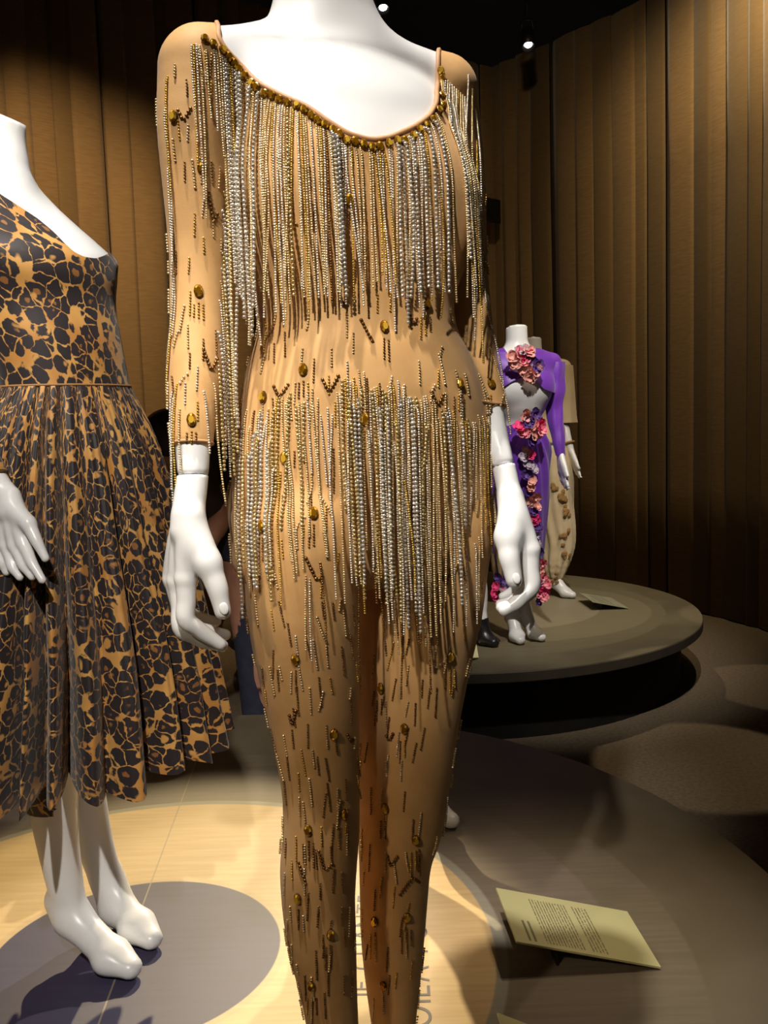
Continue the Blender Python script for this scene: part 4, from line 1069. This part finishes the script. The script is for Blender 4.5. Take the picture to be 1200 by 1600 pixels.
# ---- cream blouse and gathered trousers
fc = Fig(Yp(836, 700, 4.87)[0], 4.87, math.radians(8), .985)
cre = empty('mannequin', (fc.o[0], fc.o[1], 0), 'headless white mannequin in cream blouse and gathered trousers behind the purple outfit', 'mannequin', 'display mannequins')
bR = [(.168, -.005, 1.235, .036), (*off(fc, Yp(878, 640, 4.90)), .028), (*off(fc, Yp(887, 685, 4.84)), .021), (*off(fc, Yp(893, 706, 4.82)), .017)]
bL = [(-.168, -.005, 1.235, .036), (*off(fc, Yp(795, 640, 4.90)), .028), (*off(fc, Yp(792, 700, 4.84)), .019)]
t2, t1 = off(fc, Zp(899, 936)), off(fc, Zp(797, 948))
CB = fig_body(fc, [bL, bR], [(t1[0] + .01, t1[1] - .13, t1[0], t1[1]), (t2[0] - .085, t2[1] - .11, t2[0], t2[1])], .05)
fig_mesh(CB, fc, cre, .010)
blo = Body(); blo.loft(fc.torso([(z, a + .014, b + .014, d, w) for z, a, b, d, w in TORSO[:8]]), fc.yaw, .02)
for s in (-1, 1): blo.cone(fc.L(.06 * s, -.005, 1.272), fc.L(.165 * s, -.005, 1.245), .043 * fc.k, .045 * fc.k, .04)
lo, hi = blo.bounds(); V, Q = snet(blo, lo, hi, .011); T = tris_of(Q); V, T, sg = clip(V, T, 1.27 * fc.k - V[:, 2] + .3 * np.abs((V - fc.o) @ fc.S) - .02)
blouse = mk('blouse', V, T, M_CREAM, cre)
for a in (bL, bR):
    p = [fc.L(*q[:3]) for q in a]; d = unit(p[1] - p[0])
    sl = swathe('sleeve', [(p[0] + [0, 0, .02], .05, .05, fc.yaw), (.5 * (p[0] + p[1]), .062, .062, fc.yaw), (p[1] + d * .02, .075, .07, fc.yaw), (p[1] + d * .07, .082, .075, fc.yaw)], M_CREAM, blouse, 44, 18, lambda th, t: .07 * np.sin(7 * th) * t)
    P = [p[0] + (p[1] - p[0]) * t - fc.S * .052 + fc.F * .03 for t in np.linspace(.0, 1, 14)]
    MB().tube(P, .006, 6).build('braid', M_EMB, sl, True)
w_, e_ = fc.L(*bR[-1][:3]), fc.L(*bR[-2][:3]); a = 2 * PI * np.arange(24) / 24; d_ = unit(w_ - e_); x1 = unit(np.cross(d_, [0, 1, 0])); x2 = np.cross(d_, x1); c_ = e_ + (w_ - e_) * .35
MB().tube(c_ + np.outer(np.cos(a), x1) * .026 + np.outer(np.sin(a), x2) * .026, .007, 6, True).build('bracelet', M_EMB, cre, True)
tro = Body()
for s, (q0, q1) in zip((-1, 1), ((t1[0] + .01, t1[1] - .11), (t2[0] - .075, t2[1] - .10))):
    tro.limb([(fc.L(.075 * s, 0, .92), .085), (fc.L(.095 * s, 0, .78), .100), (fc.L(.5 * (.09 * s + q0 + .02), 0, .50), .094), (fc.L(q0 + .02, q1 * .4, .28), .080), (fc.L(q0, q1 * .8, .17), .062), (fc.L(q0 - .003, q1, .105), .036)], .012)
lo, hi = tro.bounds(); V, Q = snet(tro, lo, hi, .010)
N = tro.grad(V, .01); th = np.arctan2(N[:, 0], -N[:, 1]); V = V + N * (.006 * np.sin(th * 9 + V[:, 2] * 5))[:, None]
trz = mk('trousers', V, Q, M_CREAM, cre)
def motif(p_u, p_v, n, r, seed):
    q = np.random.default_rng(seed); m = MB()
    for i in range(n):
        u_, v_ = p_u + q.normal(0, r), p_v + q.normal(0, r * 1.3); P, h = trace(tro, u_, v_, .007, near=4.2, far=6)
        if h[0]: m.lathe([(.001, -.001), (.013, .001), (.008, .004)], P[0] - [0, .004, 0], 7, tro.grad(P)[0])
    if m.n: o = m.build('embroidery_motif', M_EMB, trz)
motif(878, 775, 14, 4.5, 1); motif(884, 800, 8, 3, 2); motif(882, 838, 8, 3, 3); motif(885, 865, 5, 3, 4); motif(866, 762, 4, 3, 5); motif(868, 905, 10, 6, 6); motif(846, 752, 6, 4, 7)

# ---- two figures mostly hidden: one behind the catsuit, one in black shoes on the far plinth
M_DARKDRESS = mottled('dark_crepe', (.035, .028, .035), (.05, .04, .05), 20, rough=.8)
fh = Fig(.085, 2.20, math.radians(55), .96)
hid = empty('mannequin', (fh.o[0], fh.o[1], 0), 'headless white mannequin hidden behind the catsuit, one bare foot showing', 'mannequin', 'display mannequins')
tt = off(fh, Zp(716, 1297)); ta = off(fh, Yp(676, 1255, 2.13)); tb = off(fh, Zp(640, 1300))
armsH = [[(-.165, -.005, 1.235, .036), (-.185, .0, 1.0, .027), (-.15, .06, .80, .018)], [(.165, -.005, 1.235, .036), (.185, .0, 1.0, .027), (.15, .06, .80, .018)]]
HB = fig_body(fh, armsH, [(tb[0], tb[1] - .13, tb[0], tb[1]), (ta[0], ta[1], tt[0], tt[1])], .05)
fig_mesh(HB, fh, hid, .010)
swathe('dress', [(fh.L(0, 0, z), a * fh.k, b * fh.k, fh.yaw) for z, a, b in ((1.20, .164, .135), (1.12, .162, .145), (1.0, .128, .115), (.93, .13, .105), (.82, .155, .118), (.72, .155, .115), (.60, .15, .115))], M_DARKDRESS, hid, 60, 30, lambda th, t: .02 * np.sin(8 * th) * t)
fb = Fig(.17, 3.74, math.radians(68), .93)
blk = empty('mannequin', (fb.o[0], fb.o[1], 0), 'headless white mannequin in black heeled shoes at front of far plinth', 'mannequin', 'display mannequins')
ts = off(fb, Zp(776, 1012)); tk = off(fb, Yp(752, 968, 3.90))
armsB = [[(-.165, -.005, 1.235, .036), (-.175, .0, 1.0, .027), (-.15, .06, .80, .018)], [(.165, -.005, 1.235, .036), (.175, .0, 1.0, .027), (.15, .06, .80, .018)]]
BB = fig_body(fb, armsB, [(-.05, -.02, -.05, .11), (tk[0] - .01, tk[1], ts[0], ts[1])], .075)
fig_mesh(BB, fb, blk, .010)
swathe('dress', [(fb.L(0, 0, z), a * fb.k, b * fb.k, fb.yaw) for z, a, b in ((1.20, .164, .135), (1.12, .162, .145), (1.0, .128, .115), (.93, .14, .105), (.82, .17, .122), (.65, .175, .13), (.48, .18, .14))], M_DARKDRESS, blk, 60, 30, lambda th, t: .02 * np.sin(8 * th) * t)
M_SHOE = new_mat('black_leather', (.012, .011, .012), .35, 0, .5)
for ank, toe in ((fb.L(-.05, -.02, .12), fb.L(-.05, .11, 0)), (fb.L(tk[0] - .01, tk[1], .12), fb.L(ts[0], ts[1], 0))):
    Sh = Body(); foot(Sh, ank, toe, .075, w=fb.k); lo, hi = Sh.bounds(); d = unit((toe - ank) * [1, 1, 0])
    C = Body(); C.p = list(Sh.p); C.cut(ank + np.array([0, 0, .0]), unit(np.array([0, 0, 1.0]) - d * .1))
    V, Q = snet(C, lo, hi, .006, .004); sh = mk('shoe', V, Q, M_SHOE, blk)
    hl = ank - d * .028; MB().lathe([(.006, .002), (.0065, .03), (.012, .085)], (hl[0], hl[1], 0), 12).build('heel', M_SHOE, sh, True)
# ------------------------------------------------------------------ visitor, caption cards, lamps, lettering
M_SKIN = mottled('skin', (.45, .22, .14), (.40, .19, .12), 30, rough=.55)
M_NAVY = mottled('navy_trousers', (.022, .024, .045), (.03, .032, .055), 30, rough=.85)
M_TOPD = mottled('dark_jumper', (.035, .02, .016), (.045, .028, .022), 30, rough=.9)
M_HAIR = mottled('dark_brown_hair', (.02, .012, .009), (.03, .018, .012), 60, rough=.5, bump=.6, bscale=200, stretch=(1, 1, .2))
vis = empty('person', (-.52, 3.45, FLOOR_Z), 'person in dark top and navy trousers bending forward beyond the leopard skirt', 'person')
hipL, hipR = Yp(391, 850, 3.53), Yp(387, 850, 3.37); pel = .5 * (hipL + hipR)
chest = Yp(325, 742, 3.45); neckp = Yp(296, 716, 3.45); headc = Yp(256, 694, 3.45)
def vb():
    B = Body(); B.limb([(pel + [0, 0, -.02], .125), (pel + (chest - pel) * .45, .120), (chest, .125), (chest + (neckp - chest) * .5, .09)], .02)
    B.cone(chest + (neckp - chest) * .3, headc + [.03, 0, -.02], .055, .050, .03)
    d = unit(np.array([-.62, 0, -.78]))                                   # the face looks down and forward
    up = unit(np.array([-.78, 0, .62])); Rh = np.stack([d, [0, 1, 0], np.cross(d, [0, 1, 0])])
    B.ell(headc, Rh, (.098, .078, .115), .02); B.cone(headc + d * .085 - up * .01, headc + d * .112 - up * .035, .010, .014, .012)
    for s in (-1, 1):
        B.ell(headc + np.array([0, s * .080, 0]), np.eye(3), (.018, .010, .028), .008)
        sh = chest + (neckp - chest) * .35 + np.array([0, s * .165, .01]); el = sh + (np.array([.10, s * .03, -.17]) if s < 0 else np.array([-.02, .03, -.24])); wr = el + (np.array([-.12, -.02, -.20]) if s < 0 else np.array([-.06, -.02, -.2]))
        B.cone(chest + (neckp - chest) * .3, sh, .09, .055, .03); B.limb([(sh, .052), (el, .040), (.5 * (el + wr), .038), (wr, .026)], .012)
        w = unit(wr - el); m = [wr + w * .08 + np.array([1, 0, 0]) * (.03 - .02 * i) for i in range(4)]; palm(B, wr, m, .011, .014)
        for i, q in enumerate(m): finger(B, [q, q + w * .035, q + unit(w + [.4, 0, 0]) * .07], .0095, .0065)
        finger(B, [wr + w * .02 + [.02, 0, 0], wr + w * .05 + [.04, 0, 0], wr + w * .08 + [.045, 0, 0]], .012, .008)
        kn = np.array([(hipL if s > 0 else hipR)[0] + .0, (hipL if s > 0 else hipR)[1], .16]); an = kn + np.array([.01, 0, -.38])
        B.limb([((hipL if s > 0 else hipR), .105), (kn, .066), (kn + [.015, 0, -.12], .062), (an, .042)], .02)
        B.cone(an + [.02, 0, -.03], an + [-.17, 0, -.045], .036, .030, .02)
    return B
VB = vb(); lo, hi = VB.bounds(); V, Q = snet(VB, lo, hi, .014); V[:, 2] = np.maximum(V[:, 2], FLOOR_Z + .002); mk('body', V, Q, M_SKIN, vis)
cl = Body(); cl.limb([(pel + [0, 0, -.02], .128), (pel + (chest - pel) * .45, .124), (chest, .130), (chest + (neckp - chest) * .45, .096)], .02)
for s in (-1, 1):
    sh = chest + (neckp - chest) * .35 + np.array([0, s * .165, .01]); el = sh + (np.array([.10, s * .03, -.17]) if s < 0 else np.array([-.02, .03, -.24])); cl.cone(chest + (neckp - chest) * .3, sh, .095, .060, .03); cl.limb([(sh, .060), (sh + (el - sh) * .75, .052)], .012)
lo, hi = cl.bounds(); V, Q = snet(cl, lo, hi, .014, .004); mk('jumper', V, Q, M_TOPD, vis)
tr = Body(); tr.cone(hipL, hipR, .10, .10, .02)
for s, h in ((1, hipL), (-1, hipR)):
    kn = np.array([h[0], h[1], .16]); an = kn + np.array([.012, 0, -.39]); tr.limb([(h, .095), (kn, .062), (an, .050)], .02)
lo, hi = tr.bounds(); V, Q = snet(tr, lo, hi, .014, .006); V[:, 2] = np.maximum(V[:, 2], FLOOR_Z + .03); mk('trousers', V, Q, M_NAVY, vis)
ha = Body(); ha.ell(headc + [.022, 0, .026], np.eye(3), (.108, .092, .108), .02); lo, hi = ha.bounds(); V, Q = snet(ha, lo, hi, .012); mk('hair', V, Q, M_HAIR, vis)

# caption cards: a tilted printed sheet on a bent stand
def card_mat(name, seed, col):
    m = new_mat(name, col, .6, 0, .3); t = NT(m); uv = t.n('ShaderNodeTexCoord').outputs['UV']; sp = t.n('ShaderNodeSeparateXYZ'); t.l(uv, sp.inputs[0]); X, Y_ = sp.outputs[0], sp.outputs[1]
    def band(c, lo, hi): return t.math('MULTIPLY', t.math('GREATER_THAN', c, lo), t.math('LESS_THAN', c, hi))
    def lines(x0, x1, n, y0, y1, dens):
        fr = t.math('FRACT', t.math('MULTIPLY', t.math('SUBTRACT', X, x0), n / (x1 - x0)))
        ink = t.math('MULTIPLY', band(fr, .2, .62), t.math('MULTIPLY', band(X, x0, x1), band(Y_, y0, y1)))
        words_ = t.math('GREATER_THAN', t.noise(t.mapping(uv, (n / (x1 - x0) * .9, 60, 1), (seed, 0, 0)), 1.0, 2), dens); return t.math('MULTIPLY', ink, words_)
    ink = t.math('MAXIMUM', lines(.09, .17, 2, .06, .42, .30), t.math('MAXIMUM', lines(.22, .50, 13, .06, .88, .42), lines(.54, .66, 5, .06, .88, .42)))
    t.l(t.mix(t.math('MULTIPLY', ink, .75), (*col,), (.06, .05, .03)), t.b.inputs['Base Color']); return m
def caption_card(A, B_, C, D, mat, label):
    """corners: A far raised, B far low, C near low, D near raised"""
    A, B_, C, D = [np.asarray(q, float) for q in (A, B_, C, D)]
    lo_ = .5 * (B_ + C); base = np.array([*(.25 * (A + B_ + C + D))[:2], 0.0])
    o = empty('caption_card', base, label, 'caption card', 'caption cards'); n = unit(np.cross(B_ - A, D - A)); n = n if n[2] > 0 else -n
    V = [D, C, B_, A]; V2 = [q - n * .0035 for q in V]
    mk('sheet', V + V2, [[0, 1, 2, 3], [7, 6, 5, 4], [0, 4, 5, 1], [1, 5, 6, 2], [2, 6, 7, 3], [3, 7, 4, 0]], mat, o, False, uv=[(0, 0), (1, 0), (1, 1), (0, 1)] * 2)
    V = []
    for t in (.12, .90):
        for q0, q1 in ((D, C), (A, B_)):
            for dx in (0, .003):
                p = q0 + (q1 - q0) * .30 + (A - D) * 0; p = D + (A - D) * t + (C - D) * (.30 + dx / .24) - n * .0036; V += [p, (p[0], p[1], .0004)]
            break
    k = [0, 1, 2, 3, 4, 5, 6, 7]
    mk('stand', V, [[0, 1, 5, 4], [2, 6, 7, 3], [0, 4, 6, 2], [1, 3, 7, 5], [0, 2, 3, 1], [4, 5, 7, 6]], M_BLACK, o, False)
    return o
CARDC = (.46, .43, .22)
Hc = .062
caption_card(Zp(775, 1387, Hc), Zp(980, 1424, .006), Zp(1033, 1511, .006), Zp(807, 1471, Hc), card_mat('caption_print', 3, CARDC), 'pale printed caption card tilted on near plinth, whole card in view')
P1 = Zp(780, 1585, .05); dx_ = unit(Zp(1033, 1511) - Zp(807, 1471)); dy_ = unit(Zp(980, 1424) - Zp(1033, 1511))
D2 = Zp(760, 1610, .05)
A2 = Zp(777, 1582, .05)
caption_card(A2, A2 + dx_ * .24 - [0, 0, .044], A2 + dx_ * .24 - dy_ * .19 - [0, 0, .044], A2 - dy_ * .19, card_mat('caption_print_near', 8, CARDC), 'pale caption card cut off by the lower edge of the photo')
caption_card(Zp(905, 926, .05), Zp(955, 934, .006), Zp(982, 950, .006), Zp(926, 940, .05), card_mat('caption_print_far', 5, (.30, .29, .19)), 'grey caption card on far plinth beside the cream trousers')
caption_card(Zp(712, 1003, .035), Zp(744, 1005, .006), Zp(748, 1027, .006), Zp(716, 1028, .035), card_mat('caption_print_yellow', 6, (.75, .70, .40)), 'small bright yellow caption card by the black shoe')

# lettering printed on the near plinth
M_INK = new_mat('lettering_ink', (.10, .085, .095), .6)
def lettering(text, base, along, up, size, parent, mat=M_INK, z=.0006):
    a = unit([*along, 0]); u_ = unit([*up, 0]); x = 0.0; pl = origin_of(parent); cache = {}
    for ch in text:
        if ch == ' ': x += size * .42; continue
        if ch not in cache:
            c = bpy.data.curves.new('glyph', 'FONT'); c.body = ch; c.size = size; c.offset = -.0006
            o = bpy.data.objects.new('glyph', c); COL.objects.link(o); bpy.context.view_layer.update()
            me = bpy.data.meshes.new_from_object(o.evaluated_get(bpy.context.evaluated_depsgraph_get())); COL.objects.unlink(o); bpy.data.objects.remove(o)
            cache[ch] = (np.array([v.co[:] for v in me.vertices]), [list(p.vertices) for p in me.polygons])
        P, F = cache[ch]; Q = P[:, 0] - P[:, 0].min()
        mk('letter', np.array([*base, z]) + (Q + x)[:, None] * a + P[:, 1:2] * u_, F, mat, parent, False)
        x += Q.max() + size * .16
al = (.02, 1.0); up_ = (-1.0, .02)
lettering('VOILA POURQUOI', Zp(677.5, 1640)[:2], al, up_, .072, plinth_near)
lettering('JE CHANTE', Zp(583, 1560)[:2], al, up_, .062, plinth_near)

# ceiling spotlights that the photo shows, and the rail they hang from
M_LENS = new_mat('lamp_lens', (1, 1, 1), .3, emit=(1.0, .96, .9, 14))
rail = MB().box((.95, 6.30, 3.83), (4.5, .035, .03)); tag(rail.build('trim_1', M_BLACK), kind='structure')
for x in (-.9, .5, 1.9, 2.9): tag(MB().box((x, 6.30, 3.92), (.012, .012, .17)).build('trim_2', M_BLACK), kind='structure')
def lamp(u, v, aim, label, yy=6.30):
    c = Yp(u, v, yy); o = empty('spot_lamp', c, label, 'spotlight', 'ceiling spotlights'); d = unit(np.asarray(aim) - c); b = c - d * .06
    MB().lathe([(.020, -.10), (.034, -.09), (.040, -.03), (.044, .055), (.041, .055), (.034, .030)], c, 24, d).build('housing', M_BLACK, o, True)
    MB().lathe([(.001, .0), (.026, .001), (.026, .005), (.001, .010)], c + d * .028, 20, d).build('lens', M_LENS, o, True)
    s = unit(np.cross(d, [0, 0, 1])); q = b + np.array([0, 0, .085])
    MB().tube([b + s * .045, q + s * .03, q, q - s * .03, b - s * .045], .005, 6).build('yoke', M_BLACK, o, True)
    MB().tube([q, (q[0], q[1], 3.816)], .007, 8).build('stem', M_BLACK, o, True)
    MB().box((q[0], q[1], 3.806), (.09, .04, .02), bevel=.004).build('rail_clamp', M_BLACK, o)
    return o
lamp(825, 64, (.95, 4.6, .05), 'lit ceiling spotlight shining beside the top of the curtain wall')
lamp(598, 6, (.3, 4.4, .0), 'ceiling spotlight at the top edge above the white neck')
# dark plate fixed to the curtain wall
pc = Yp(766, 330, 6.86); MBp = MB().box(pc + [0, -.03, 0], (.21, .012, .17), rz=.75, bevel=.003)
tag(MBp.build('wall_plate', M_BLACK), 'dark rectangular plate on the brown curtain wall beside the right sleeve', 'plate')
print('objects', len(bpy.data.objects), 'tris', sum(len(m.loops) - 2 * len(m.polygons) for m in bpy.data.meshes))
